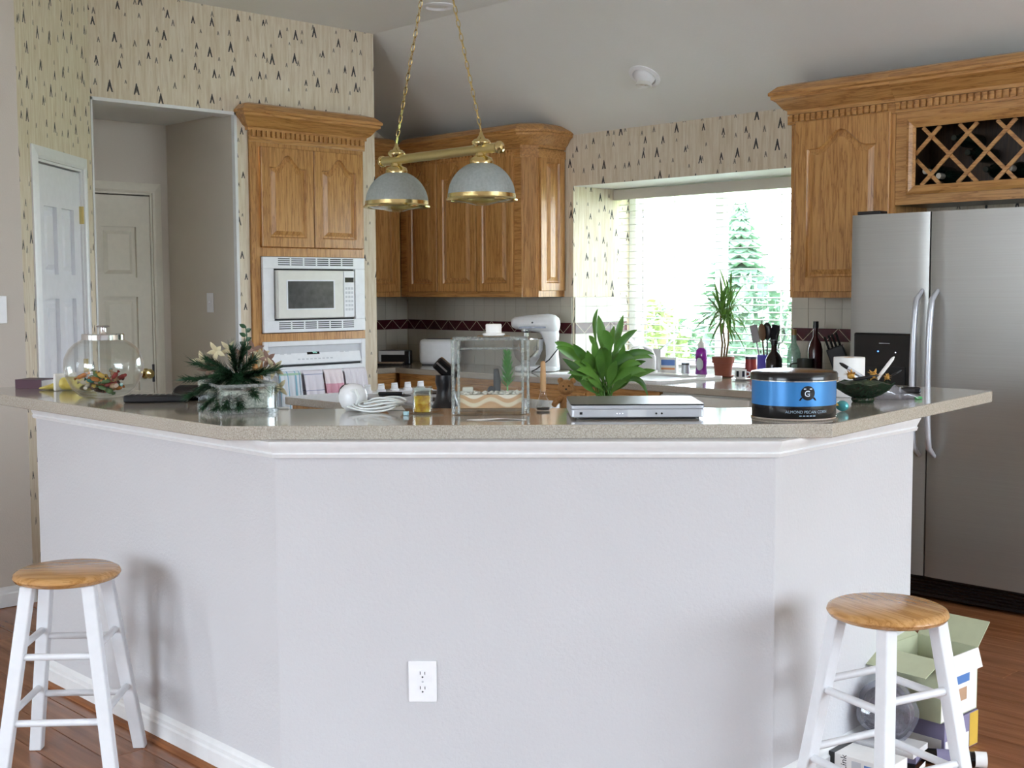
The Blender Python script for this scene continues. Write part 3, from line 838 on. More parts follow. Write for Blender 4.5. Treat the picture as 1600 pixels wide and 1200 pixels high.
b.build('face_frame', 'oak_along', wn)
b = B(); pr = [(0, 0), (.045, 0), (.045, .012), (.03, .018), (.012, .012), (0, .006)]
for (xa, xb, za, zb, nx, nz) in ((WR0, WR1, ZR0, ZR0, 0, -1), (WR0, WR1, ZR1, ZR1, 0, 1), (WR0, WR0, ZR0, ZR1, -1, 0), (WR1, WR1, ZR0, ZR1, 1, 0)):
    vs = []
    for q, (x_, z_) in enumerate(((xa, za), (xb, zb))):
        for o_, u_ in pr:
            ex = 0; ez = 0
            if nx == 0: ex = (-o_ if q == 0 else o_)
            else: ez = (-o_ if q == 0 else o_)
            vs.append((x_ + nx * o_ + ex, 5.672 - u_, z_ + nz * o_ + ez))
    n = len(pr); b.add(vs, [(k, (k+1) % n, n + (k+1) % n, n + k) for k in range(n)] + [tuple(range(n)), tuple(range(n, 2*n))[::-1]])
b.build('rack_frame', 'oak_along', wn)
# lattice slats, each its own piece
hh = ZR1 - ZR0; sl45 = 1.0
for sgn in (1, -1):
    k = -3
    while True:
        xa = WR0 + .022 + k * .185; xb = xa + hh
        k += 1
        if xa > WR1: break
        xs0, xs1 = max(xa, WR0 - .01), min(xb, WR1 + .01)
        if xs1 - xs0 < .03: continue
        def zz(x): return (ZR0 + (x - xa)) if sgn > 0 else (ZR1 - (x - xa))
        p0 = Vector((xs0, 0, zz(xs0))); p1 = Vector((xs1, 0, zz(xs1))); d = (p1 - p0); L = d.length
        yy = 5.686 if sgn > 0 else 5.694
        Ml = Matrix.Translation((p0.x, yy, p0.z)) @ Matrix.Rotation(-math.atan2(d.z, d.x), 4, 'Y')
        B().box(0, L, 0, .008, -.009, .009, Ml).build('lattice_slat', 'oak_along', wn)
b = B(); b.sweep(CROWN, [(-3.75, 5.995), (-3.75, 5.664), (-3.1445, 5.664)], z=UZ1 - .005); b.build('crown_moulding', 'oak_along', rc, smooth=25)
b = B(); b.sweep(CROWN, [(-3.1435, 5.664), (-2.12, 5.664)], z=UZ1 - .005); b.build('crown_moulding', 'oak_along', wn, smooth=25)
b = B(); b.sweep([(0, 0), (.012, 0), (.012, .045), (0, .045)], [(-3.75, 5.995), (-3.75, 5.668), (-3.1445, 5.668)], z=UZ1 - .058); b.build('frieze', 'oak_along', rc)
b = B(); b.sweep([(0, 0), (.012, 0), (.012, .045), (0, .045)], [(-3.1435, 5.668), (-2.12, 5.668)], z=UZ1 - .058); b.build('frieze', 'oak_along', wn)
dentils(rc, front_y(-3.75, 5.656, UZ1 - .045), .605, 'oak_along'); dentils(wn, front_y(-3.14, 5.656, UZ1 - .045), 1.01, 'oak_along')
# wine bottles lying in the rack, necks to the front
plain('wine_glass_green', '14201A', .1); plain('wine_foil', 'B9B3A6', .35, .6)
bprof = [(0, 0), (.036, 0), (.037, .01), (.037, .155), (.030, .18), (.0145, .205), (.0135, .262)]
for (x_, z_, foil, lab) in ((-3.005, 2.012, 'wine_foil', 'wine bottle with pale foil, lower left in the lattice'), (-2.935, 1.985, 'wine_foil', 'wine bottle with pale foil, second from left at the lattice bottom'), (-2.79, 2.085, 'wine_glass_green', 'dark wine bottle in the middle of the lattice'),
                            (-2.70, 2.0, 'wine_glass_green', 'dark wine bottle lying low near the lattice centre'), (-2.585, 1.998, 'wine_foil', 'wine bottle with bright round cap, low at right in the lattice'), (-2.86, 2.16, 'wine_glass_green', 'dark wine bottle high in the lattice')):
    t = thing('wine_bottle', lab, 'bottle', (x_, 5.965, z_), group='wine bottles in the rack')
    Mb = Matrix.Translation((x_, 5.972, z_)) @ Matrix.Rotation(PI/2, 4, 'X')
    B().lathe(bprof, 18, Mb).build('glass', 'wine_glass_green', t, smooth=40)
    B().lathe([(.0145, .222), (.0150, .262), (.0135, .268), (0, .268)], 16, Mb).build('foil', foil, t, smooth=40)

# ================================================================== FRIDGE
fg = thing('refrigerator', 'stainless steel side-by-side refrigerator with black dispenser', 'refrigerator', (-2.70, 5.65, 0))
FX0, FX1, FS = -3.165, -2.235, -2.765
B().box(FX0 + .025, FX1 - .005, 5.375, 5.985, .02, 1.775).build('body', 'dark_steel', fg)
def fdoor(x0, x1, name):
    n = 14; poly = []
    for k in range(n + 1):
        t_ = k / n; u = 2 * t_ - 1
        poly.append((x0 + (x1 - x0) * t_, 5.305 + .003 * u ** 2 + (.006 * max(0, abs(u) - .965) / .035)))
    poly += [(x1, 5.37), (x0, 5.37)]
    return B().prism(poly, .115, 1.79).build(name, 'stainless', fg, smooth=40)
dl = fdoor(FX0, FS - .004, 'freezer_door'); drr = fdoor(FS + .004, FX1, 'fridge_door')
B().box(FX0 + .01, FX1 - .01, 5.345, 5.37, .015, .105).build('base_grille', 'black_plastic', fg)
b = B()
for k in range(5): b.box(FX0 + .03, FX1 - .03, 5.340, 5.345, .03 + k * .015, .037 + k * .015)
b.build('grille_slats', 'black_gloss', fg)
for nm, par, x_, zt, zb in (('freezer', dl, -2.797, 1.44, .67), ('fridge', drr, -2.722, 1.44, .67)):
    pts = []
    for k in range(17):
        t_ = k / 16; pts.append((x_, 5.25 - .022 * math.sin(PI * t_) + (.05 if k in (0, 16) else 0) + .018 * (abs(2 * t_ - 1) ** 6), zb + (zt - zb) * t_))
    B().tube(pts, [.008] + [.0135] * 15 + [.008], 12).build('door_handle', 'silver_plastic', par, smooth=50)
dsp = B().box(-3.135, -2.820, 5.290, 5.306, .80, 1.235).build('ice_dispenser', 'black_gloss', dl, bevel=.008)
B().box(-3.09, -2.865, 5.286, 5.291, .83, 1.08).build('dispenser_recess', 'black_gap', dsp)
B().ball((-3.004, 5.289, 1.149), .0035, 8, 6).build('blue_light', 'blue_led', dsp)
B().ball((-2.915, 5.289, 1.146), .0028, 8, 6).build('white_light', 'white_led', dsp)
B().box(-3.0, -2.945, 5.2888, 5.2895, 1.186, 1.189).build('dispenser_marking', 'appliance_grey', dsp)
B().box(-3.15, -3.03, 5.33, 5.40, 1.792, 1.808).build('hinge_cover', 'black_plastic', fg, bevel=.004)

# ================================================================== BASE CABINETS AND COUNTERS
CT = .914
b = B()
b.prism([(-7.348, 4.93), (-6.715, 4.93), (-6.715, 5.365), (-3.20, 5.365), (-3.20, 5.998), (WX1 - .002, 5.998), (WX1 - .002, 6.545), (WX0 + .002, 6.545), (WX0 + .002, 5.998), (-7.348, 5.998)], CT - .038, CT)
ct = b.build('kitchen_countertop', 'counter_stone', bevel=.005); tag(ct, 'speckled beige stone countertop running along the window wall', 'countertop')
def base_cab(name, label, x0, x1, doors=2, ydoor=5.389):
    t = thing(name, label, 'cabinet', ((x0 + x1) / 2, 5.7, 0))
    B().box(x0, x1, 5.41, 5.97, .10, CT - .04).build('carcass', 'oak', t)
    B().box(x0, x1, 5.46, 5.97, 0, .10).build('toe_kick', 'oak_shaded_inside', t)
    B().box(x0, x1, 5.39, 5.41, .10, CT - .04).build('face_frame', 'oak_along', t)
    w = (x1 - x0 - .04) / doors
    for k in range(doors):
        M_ = front_y(x0 + .02 + k * w, ydoor, .68)
        B().box(.005, w - .005, 0, .16, 0, .018, M_).build('drawer_front', 'oak_along', t, bevel=.005)
        cab_door(t, front_y(x0 + .025 + k * w, ydoor, .12), w - .01, .54, 0)
    return t
base_cab('base_cabinet', 'oak base cabinet below the stand mixer', -6.70, -5.50)
base_cab('base_cabinet', 'oak base cabinet under the kitchen sink', -5.49, -4.40)
t = thing('base_cabinet', 'oak base cabinet in the dark corner beside the oven wall', 'cabinet', (-7.0, 5.2, 0))
B().box(-7.34, -6.76, 4.94, 5.97, .10, CT - .04).build('carcass', 'oak', t)
B().box(-7.34, -6.80, 4.94, 5.97, 0, .10).build('toe_kick', 'oak_shaded_inside', t)
B().box(-6.759, -6.739, 4.94, 5.385, .10, CT - .04).build('face_frame', 'oak_across', t)
M_ = front_x(-6.738, 4.95, .68); B().box(.0, .41, 0, .16, 0, .018, M_).build('drawer_front', 'oak_across', t, bevel=.005)
cab_door(t, front_x(-6.738, 4.95, .12), .41, .54, 0)
dw = thing('dishwasher', 'off-white dishwasher under the counter right of the sink', 'dishwasher', (-4.09, 5.7, 0))
B().box(-4.385, -3.79, 5.40, 5.96, .02, CT - .042).build('body', 'appliance_offwhite', dw)
B().box(-4.38, -3.795, 5.375, 5.40, .74, CT - .05).build('control_panel', 'appliance_offwhite', dw, bevel=.004)
B().box(-4.38, -3.795, 5.380, 5.40, .10, .725).build('door', 'appliance_offwhite', dw, bevel=.004)
B().box(-4.36, -3.81, 5.372, 5.376, .775, .790).build('vent', 'slot_dark', dw)
base_cab('base_cabinet', 'oak base cabinet beside the fridge', -3.78, -3.21, 1)
# ---- peninsula behind the bar with the cooktop
pn_ = thing('peninsula_cabinet', 'oak cabinet of the cooktop peninsula behind the bar', 'cabinet', (-4.0, 3.9, 0))
B().box(-5.26, -2.50, 3.54, 4.22, .10, CT - .04).build('carcass', 'oak', pn_)
B().box(-5.21, -2.52, 3.60, 4.16, 0, .10).build('toe_kick', 'oak_shaded_inside', pn_)
for k in range(5): cab_door(pn_, front_y(-5.22 + k * .53, 3.539, .13), .50, .70, 0)
B().box(-5.2, -2.52, 4.221, 4.235, .10, .56).build('added_reflected_panel', 'appliance_white', pn_)  # added white panel, only there to lighten the low fridge reflection
pc = B().prism(rounded([(-5.29, 3.495), (-2.48, 3.495), (-2.48, 4.27), (-5.29, 4.27)], [.05, 0, 0, .05]), CT - .038, CT).build('peninsula_countertop', 'counter_stone', bevel=.005)
tag(pc, 'speckled stone countertop of the cooktop peninsula behind the bar', 'countertop')
ck = thing('cooktop', 'white cooktop with a row of white knobs in the peninsula', 'cooktop', (-4.7, 3.92, CT))
B().box(-5.06, -4.30, 3.70, 4.22, CT + .0005, CT + .012).build('glass_top', 'appliance_grey', ck, bevel=.004)
B().box(-5.07, -4.98, 3.69, 4.23, CT + .0005, CT + .016).build('control_strip', 'appliance_white', ck, bevel=.004)
for k in range(5):
    yy = 3.83 + k * .087
    b = B(); b.lathe([(.024, 0), (.024, .008), (.018, .012), (.017, .03), (.010, .034), (0, .034)], 18, T(-5.02, yy, CT + .016)); b.box(-.004, .004, -.017, .017, .03, .04, T(-5.02, yy, CT + .016)); b.build('knob', 'appliance_white', ck, smooth=40)
for x_, y_, r_ in ((-4.80, 3.83, .08), (-4.80, 4.08, .095), (-4.50, 3.83, .095), (-4.50, 4.08, .08)):
    B().lathe([(r_, 0), (r_, .003), (r_ - .012, .004), (r_ - .05, .004), (0, .004)], 28, T(x_, y_, CT + .012)).build('burner', 'black_plastic', ck, smooth=40)

# ---- tiled backsplash, tile by tile
plain('tile_white', 'C2BCAE', .25, var=.03); plain('tile_burgundy', '4A1A22', .25); plain('grout', 'A8A294', .8); plain('inlay', 'C9B9A0', .5)
TILE_MESH = {}
def tiles(parent, M, length, z0=CT + .002, z1=UZ0 - .003, bz0=1.153, bz1=1.225):
    """local x along, y up, z out of the wall"""
    rows = [(z0, (z0 + bz0) / 2), ((z0 + bz0) / 2, bz0), (bz1, bz1 + .108), (bz1 + .108, z1)]
    n = max(1, round(length / .108)); w = length / n
    for za, zb in rows:
        key = (round(w, 4), round(zb - za, 4))
        for k in range(n):
            if key not in TILE_MESH: TILE_MESH[key] = B().box(.0012, key[0] - .0012, .0012, key[1] - .0012, 0, .006).mesh('tile')
            o = bpy.data.objects.new('tile', TILE_MESH[key]); COL.objects.link(o)
            if not o.data.materials: o.data.materials.append(MATS['tile_white'])
            o.matrix_world = M @ Matrix.Translation((k * w, za, .001)); o.parent = parent
    n2 = max(1, round(length / .152)); w2 = length / n2; h2 = bz1 - bz0
    for k in range(n2):
        b = B(); b.box(k * w2 + .001, (k + 1) * w2 - .001, bz0 + .001, bz1 - .001, .001, .009, M); o = b.build('border_tile', 'tile_burgundy', parent)
        b = B()
        for (xa, xb) in ((k * w2 + .004, (k + .5) * w2), ((k + 1) * w2 - .004, (k + .5) * w2)):
            b.add([(xa - .0025, bz1 - .003, .0095), (xa + .0025, bz1 - .003, .0095), (xb + .0025, bz0 + .003, .0095), (xb - .0025, bz0 + .003, .0095)], [(0, 1, 2, 3)], M)
        b.build('inlay_line', 'inlay', o, fix=False)
def splash(name, M, length, label):
    t = bpy.data.objects.new(name, None); COL.objects.link(t); t['kind'] = 'structure'; t['label'] = label
    B().box(0, length, CT + .001, UZ0 - .002, 0, .002, M).build('grout', 'grout', t)
    tiles(t, M, length); return t
splash('wall_tiles_left', front_y(-7.34, 5.999, 0), 1.705, 'white wall tiles with a burgundy border left of the window')
splash('wall_tiles_corner', front_x(-7.349, 4.94, 0), 1.05, 'white wall tiles with a burgundy border in the dark corner')
splash('wall_tiles_recess', front_x(WX0 + .001, 6.01, 0), .52, 'white wall tiles with a burgundy border inside the window recess')
splash('wall_tiles_right', front_y(WX1 + .01, 5.999, 0), .74, 'white wall tiles with a burgundy border between window and fridge')

# ---- window blind
bl = thing('window_blind', 'white horizontal slat blind with beige valance in the kitchen window', 'blind', (-4.79, 6.44, .93))
B().box(WX0 + .004, WX1 - .004, 6.392, 6.402, 2.045, 2.112).box(WX0 + .004, WX0 + .014, 6.402, 6.47, 2.045, 2.112).build('valance', 'beige_paint', bl)
B().box(WX0 + .02, WX1 - .02, 6.41, 6.475, 2.07, 2.112).build('head_rail', 'trim_white', bl)
slat = B(); 
for k in range(6): pass
def slat_fn(u, v): return (WX0 + .03 + (WX1 - WX0 - .06) * u, -.025 + .05 * v, .003 * (1 - (2 * v - 1) ** 2))
sm = B().sheet(slat_fn, 1, 4).mesh('slat', 60)
sm.materials.append(MATS['trim_white'])
nsl = 24
for k in range(nsl):
    o = bpy.data.objects.new('slat', sm); COL.objects.link(o); o.parent = bl
    o.matrix_parent_inverse = WM[bl.name].inverted()
    o.location = (0, 6.443, .985 + k * .0447); o.rotation_euler = (math.radians(4), 0, 0)
    md = o.modifiers.new('thickness', 'SOLIDIFY'); md.thickness = .0025
B().box(WX0 + .03, WX1 - .03, 6.42, 6.466, .935, .955).build('bottom_rail', 'trim_white', bl, bevel=.004)
for x_ in (-5.40, -4.43):
    for yy in (6.417, 6.469): B().tube([(x_, yy, .95), (x_, yy, 2.08)], .0013, 6).build('ladder_cord', 'appliance_grey', bl)
B().tube([(-5.375, 6.405, 1.25), (-5.375, 6.405, 2.05)], .003, 8).build('tilt_wand', 'appliance_grey', bl)

# ---- sink
plain('sink_white', 'F3F1F0', .2)
sk = thing('kitchen_sink', 'white drop-in kitchen sink under the window', 'sink', (-4.95, 5.72, CT))
outer = rounded([(-5.40, 5.43), (-4.42, 5.43), (-4.42, 6.03), (-5.40, 6.03)], .06, 5)
def ring(b, outer, inner, z0, z1):
    n = len(outer); vs = [(x, y_, z0) for x, y_ in outer] + [(x, y_, z1) for x, y_ in outer] + [(x, y_, z1) for x, y_ in inner] + [(x, y_, z0) for x, y_ in inner]
    fs = []
    for k in range(n):
        j = (k + 1) % n; fs += [(k, j, n + j, n + k), (n + k, n + j, 2*n + j, 2*n + k), (2*n + k, 2*n + j, 3*n + j, 3*n + k)]
    b.add(vs, fs)
b = B(); ring(b, outer, rounded([(-5.36, 5.47), (-4.46, 5.47), (-4.46, 5.93), (-5.36, 5.93)], .05, 5), CT + .0005, CT + .016); b.build('rim', 'sink_white', sk, bevel=.004)
b = B(); b.prism(rounded([(-5.36, 5.47), (-4.46, 5.47), (-4.46, 5.93), (-5.36, 5.93)], .05, 5), CT + .0006, CT + .002); b.build('basin', 'appliance_grey', sk)
b = B(); b.tube([(-4.93, 5.98, CT + .016), (-4.93, 5.98, CT + .11), (-4.93, 5.95, CT + .16), (-4.93, 5.87, CT + .185), (-4.93, 5.78, CT + .17), (-4.93, 5.75, CT + .14)], [.016, .014, .012, .011, .011, .011], 12)
b.cyl(.025, CT + .016, CT + .03, 18, T(-4.93, 5.98)); b.build('faucet', 'sink_white', sk, smooth=50)

# ================================================================== PENDANT LAMP
pt = thing('pendant_lamp', 'two-shade brass island pendant lamp hanging on chains over the peninsula', 'lamp', (-4.22, 3.62, 1.82))
def chain(parent, p0, p1, nm='chain'):
    p0 = Vector(p0); p1 = Vector(p1); d = (p1 - p0); L = d.length; d.normalize()
    step = .031; n = int(L / step); q = d.to_track_quat('Z', 'Y').to_matrix().to_4x4()
    b = B()
    for k in range(n):
        c_ = p0 + d * (k + .5) * L / n
        pts = [(.0075 * math.cos(a), 0, .0205 * math.sin(a)) for a in [2 * PI * i / 10 for i in range(10)]]
        b.tube(pts, .0021, 5, True, Matrix.Translation(c_) @ q @ Matrix.Rotation((k % 2) * PI / 2 + .5, 4, 'Z'))
    b.build(nm, 'brass', parent, smooth=60)
PB = 2.040
LX, RX = -4.505, -3.932
B().tube([(LX - .09, 3.62, PB), (RX + .10, 3.62, PB)], .021, 18).build('cross_bar', 'brass_satin', pt, smooth=40)
for x_, s in ((LX - .095, -1), (RX + .105, 1)):
    B().lathe([(.021, 0), (.026, .004), (.026, .012), (.016, .018), (.012, .024), (0, .026)], 18, T(x_, 3.62, PB, ry=s * PI/2)).build('end_cap', 'brass', pt, smooth=40)
for x_ in (LX, RX):
    B().lathe([(0, -.012), (.030, -.010), (.040, .004), (.040, .012), (.030, .022), (.018, .026), (.010, .040), (.006, .055), (0, .056)], 24, T(x_, 3.62, PB + .02)).build('upper_cap', 'brass', pt, smooth=50)
    B().lathe([(.024, .0), (.026, -.012), (.045, -.02), (.052, -.035), (.050, -.05), (.030, -.055)], 24, T(x_, 3.62, PB - .016)).build('lower_cap', 'brass', pt, smooth=50)
    R_ = .142; zt = PB - .062; zb = 1.842
    prof = []
    for k in range(15):
        a = .36 + (PI/2 - .36) * k / 14; prof.append((R_ * math.sin(a), zb + (zt - zb) * (math.cos(a) / math.cos(.36))))
    sh = B().lathe(prof, 48, T(x_, 3.62, 0), cap=False).build('glass_shade', 'shade_glass', pt, smooth=60, solid=.003)
    b = B()
    for k in range(40):
        pts = [(r * math.cos(2 * PI * k / 40) * 1.006 + x_, r * math.sin(2 * PI * k / 40) * 1.006 + 3.62, z) for r, z in prof]
        b.tube(pts, .0011, 4)
    b.build('glass_ribs', 'shade_glass', sh, smooth=60)
    B().lathe([(R_ - .006, zb + .012), (R_ + .003, zb + .010), (R_ + .004, zb - .006), (R_ + .012, zb - .014), (R_ + .010, zb - .02), (R_ - .008, zb - .018), (R_ - .008, zb + .006)], 48, T(x_, 3.62, 0), cap=False).build('brass_rim', 'brass', pt, smooth=40)
    B().lathe([(R_ - .012, zb - .016), (R_ - .03, zb - .022), (.06, zb - .030), (.03, zb - .038), (0, zb - .040)], 32, T(x_, 3.62, 0), cap=False).build('lens_glass', 'clear_glass', pt, smooth=60)
    B().ball((x_, 3.62, 1.895), (.028, .028, .036), 16, 10).cyl(.014, 1.925, 1.985, 14, T(x_, 3.62)).build('bulb', 'white_ceramic', pt, smooth=60)
chain(pt, (LX, 3.62, PB + .075), (-4.225, 3.62, ZC - .03)); chain(pt, (RX, 3.62, PB + .075), (-4.205, 3.62, ZC - .03))
B().lathe([(0, -.035), (.012, -.034), (.04, -.02), (.065, -.008), (.068, 0), (0, 0)], 28, T(-4.215, 3.62, ZC)).build('ceiling_canopy', 'brass', pt, smooth=40)

# ---- recessed ceiling lights
def can(name, M, label, eye=True):
    t = thing(name, label, 'light', tuple(M.translation))
    B().lathe([(.095, 0), (.096, .006), (.072, .012), (.066, .004), (.066, 0)], 36, M, cap=False).build('trim_ring', 'plate_white', t, smooth=50)
    if not eye:
        B().lathe([(.066, .004), (.05, -.01), (.045, -.03), (0, -.032)], 32, M, cap=False).build('baffle', 'plate_white', t, smooth=50)
        return t
    e = M @ T(0, 0, .0) @ Matrix.Rotation(.35, 4, 'X')
    B().ball((0, 0, 0), (.064, .064, .05), 24, 14, M @ T(0, 0, .0)).build('eyeball', 'plate_white', t, smooth=60)
    B().lathe([(.042, .040), (.047, .058), (.042, .062), (.038, .05), (.030, .035), (0, .034)], 28, e).build('lamp_opening', 'appliance_offwhite', t, smooth=50)
    b = B(); b.lathe([(.036, .052), (.02, .056), (0, .057)], 20, e, cap=False); b.build('lamp_face', 'chrome', t, smooth=50)
    return t
sl_ang = math.atan(k if False else (2.45 - ZC) / (6.0 - 4.926))
Mc = Matrix.Translation((-4.70, 5.61, ZC + (2.45 - ZC) / (6.0 - 4.926) * (5.61 - 4.926))) @ Matrix.Rotation(sl_ang, 4, 'X') @ Matrix.Rotation(PI, 4, 'X')
can('recessed_light', Mc, 'white recessed eyeball light in the sloped ceiling above the window')
can('recessed_light', Matrix.Translation((-5.48, 4.72, ZC)) @ Matrix.Rotation(PI, 4, 'X'), 'flat white recessed ceiling light at the top beside the pendant chains', False)

# ================================================================== STOOLS
def stool(name, label, x, y_, rz, seat_rot):
    t = thing(name, label, 'stool', (x, y_, 0), rz, group='wooden bar stools', local=True)
    b = B(); b.lathe([(0, .582), (.135, .582), (.150, .588), (.156, .598), (.152, .608), (.140, .614), (0, .614)], 40, Matrix.Rotation(seat_rot, 4, 'Z')); b.build('seat', 'stool_wood', t, smooth=45)
    top, bot = .088, .162
    def at(sx, sy_, z): k = top + (bot - top) * (1 - z / .584); return Vector((sx * k, sy_ * k, z))
    for sx in (-1, 1):
        for sy_ in (-1, 1):
            vs = []
            for z in (0, .584):
                c_ = at(sx, sy_, z); h = .019
                vs += [(c_.x - h, c_.y - h, z), (c_.x + h, c_.y - h, z), (c_.x + h, c_.y + h, z), (c_.x - h, c_.y + h, z)]
            B().add(vs, [(3, 2, 1, 0), (4, 5, 6, 7), (0, 1, 5, 4), (1, 2, 6, 5), (2, 3, 7, 6), (3, 0, 4, 7)]).build('leg', 'stool_white', t, bevel=.004)
    for z0 in (.385, .195):
        for sy_ in (-1, 1): B().tube([at(-1, sy_, z0 - .008), at(1, sy_, z0 - .008)], .0105, 12).build('rung', 'stool_white', t, smooth=40)
        for sx in (-1, 1): B().tube([at(sx, -1, z0 + .016), at(sx, 1, z0 + .016)], .0105, 12).build('rung', 'stool_white', t, smooth=40)
    return t
stool('bar_stool', 'white bar stool with round oak seat at the left end of the bar', -3.59, 1.60, math.radians(49), .3)
stool('bar_stool', 'white bar stool with round oak seat in front of the boxes at right', -1.63, 2.94, math.radians(-16), -.4)

# ================================================================== ON THE BAR TOP
Z = 1.07
# --- books and snack bag at the left end
plain('book_maroon', '4B1F33', .5); plain('paper', 'EFEDEA', .7); plain('paper_grey', 'D8D6D6', .7)
M = T(-4.79, 2.03, Z, rz=.62)
t = thing('book', 'small maroon hardback book lying at the left end of the bar', 'book', (-4.79, 2.03, Z))
B().box(-.055, .055, -.05, .05, .0005, .004, M).box(-.055, .055, -.05, .05, .032, .036, M).box(-.055, .055, -.05, -.046, .004, .032, M).build('cover', 'book_maroon', t)
B().box(-.052, .052, -.0458, .046, .0042, .0318, M).build('pages', 'paper', t)
def bagmat():
    t = NT('yellow_bag'); n = t.noise(t.coord(), 14, 3)
    t.set(t.ramp(n, [(.35, lin('BFA94E')), (.5, lin('E0D27A')), (.65, lin('EADF9A'))]), .3); t.bump(t.noise(t.coord(), 40, 3), .5, .004); return t.m
bagmat()
t = thing('snack_bag', 'yellow snack bag folded over and clipped beside the candy jar', 'bag', (-4.58, 2.07, Z))
def bagfn(u, v):
    a = 2 * PI * v; prof_ = (.25 + .75 * min(1, u * 2.2)) * (1 - .5 * max(0, u - .85) / .15)
    return (-4.665 + .17 * u + .01 * math.sin(7 * u), 2.035 + .07 * u + .045 * math.cos(a) * (1 - .2 * u), Z + .026 * prof_ + .0252 * prof_ * math.sin(a) + .002 * math.sin(15 * u + a * 3) * (1 if math.sin(a) > -.2 else 0))
B().sheet(bagfn, 24, 18).build('wrapper', 'yellow_bag', t, smooth=60)
B().box(-.006, .006, -.055, .055, 0.0005, .066, T(-4.600, 2.066, Z, rz=.35)).build('bag_clip', 'paper', t, bevel=.003)
B().box(-.03, .03, -.02, .02, .0005, .012, T(-4.70, 2.14, Z, rz=.5)).build('paper_scrap', 'paper_grey', None); tag(bpy.context.scene.objects['paper_scrap'], 'small grey folded scrap of paper behind the snack bag', 'paper')

# --- candy jar and its candies
jx, jy = -4.20, 2.03
cj = thing('candy_jar', 'round clear glass candy jar with chrome lid on the bar', 'jar', (jx, jy, Z))
op = [(.0, .001), (.070, .001), (.085, .006), (.110, .030), (.131, .070), (.138, .105), (.134, .140), (.120, .170), (.098, .192), (.076, .203), (.072, .208)]
B().lathe(op, 48, T(jx, jy, Z), cap=False).build('glass_body', 'clear_glass', cj, smooth=60)
ip = [(.0, .008), (.066, .008), (.082, .013), (.106, .034), (.127, .072), (.134, .105), (.130, .139), (.116, .167), (.095, .188), (.073, .200)]
B().lathe(ip[::-1], 48, T(jx, jy, Z), cap=False).build('inner_glass', 'clear_glass', cj, smooth=60)
ld = B().lathe([(0, .226), (.070, .226), (.0735, .222), (.0735, .204), (.070, .203), (.066, .203), (.066, .220), (0, .221)], 40, T(jx, jy, Z)).build('lid', 'chrome', cj, smooth=40)
B().lathe([(.013, .226), (.011, .232), (.010, .246), (.022, .249), (.024, .252), (.020, .255), (0, .256)], 24, T(jx, jy, Z)).build('lid_knob', 'chrome', ld, smooth=40)
cols = {'orange': 'C07A3A', 'red': '9A3A38', 'green': '5A7A4C', 'yellow': 'C9A850', 'brown': '4A2E26', 'teal': '3A7F74', 'tan': 'B08A68', 'cream': 'D8CDBC'}
for k_, v_ in cols.items(): plain('wrap_' + k_, v_, .25, var=.25, scale=60)
def candy_mesh(L, R, tw):
    b = B(); n = 12
    prof_ = []
    for i in range(n + 1):
        u = i / n; x = (u - .5) * L
        if u < .18: r = R * (.75 - .55 * u / .18)
        elif u > .82: r = R * (.2 + .55 * (u - .82) / .18)
        else: r = R * (.35 + .65 * min(1, min(u - .18, .82 - u) / .1))
        prof_.append((max(r, .001), x))
    b.lathe(prof_, 10, Matrix.Rotation(PI/2, 4, 'Y'), sx=.75)
    return b
rnd = random.Random(11); placed = []
names = list(cols)
for i in range(44):
    for attempt in range(60):
        a = rnd.uniform(0, 2 * PI); lay = i / 44; zc_ = .022 + .062 * lay
        rmax = .045 + (zc_ - .02) * .75; r = rmax * math.sqrt(rnd.random())
        p = Vector((r * math.cos(a), r * math.sin(a), zc_))
        if all((p - q).length > .021 for q in placed): break
    placed.append(p)
    cn = names[i % 8]
    b = candy_mesh(rnd.uniform(.042, .058), rnd.uniform(.009, .013), 0)
    o = b.build('candy', 'wrap_' + cn, smooth=50)
    o.location = (jx + p.x, jy + p.y, Z + p.z); o.rotation_euler = (rnd.uniform(-.4, .4), rnd.uniform(-.35, .35) if i < 36 else rnd.uniform(-1, -.3), rnd.uniform(0, 6.28))
    tag(o, f'{cn} wrapped candy inside the round glass candy jar', 'candy', f'{cn} candies in the glass jar')

# --- remote control and glasses case
t = thing('remote_control', 'long black remote control lying beside the glass flower bowl', 'remote', (-3.85, 2.06, Z))
M = T(-3.86, 2.05, Z, rz=math.radians(52))
B().box(-.105, .105, -.024, .024, .0005, .026, M).build('casing', 'black_plastic', t, bevel=.006)
b = B()
for i in range(8):
    for j in range(3): b.box(-.085 + i * .02, -.073 + i * .02, -.015 + j * .012, -.007 + j * .012, .026, .0272, M)
o = b.build('buttons', 'slot_dark', t); o['kind'] = 'stuff'
t = thing('glasses_case', 'black rounded glasses case behind the remote control', 'case', (-3.83, 2.16, Z))
M = T(-3.86, 2.175, Z, rz=math.radians(42))
B().sheet(lambda u, v: ((u - .5) * .13, .028 * math.cos(PI * v), .0005 + .052 * math.sin(PI * v) * (1 - (2 * u - 1) ** 6)), 16, 12, M).sheet(lambda u, v: ((u - .5) * .13, .028 * (2 * v - 1), .0005), 1, 1, M).build('shell', 'black_gloss', t, smooth=60)
B().box(-.062, .062, -.0305, -.0285, .0185, .0205, M).build('seam', 'slot_dark', t)

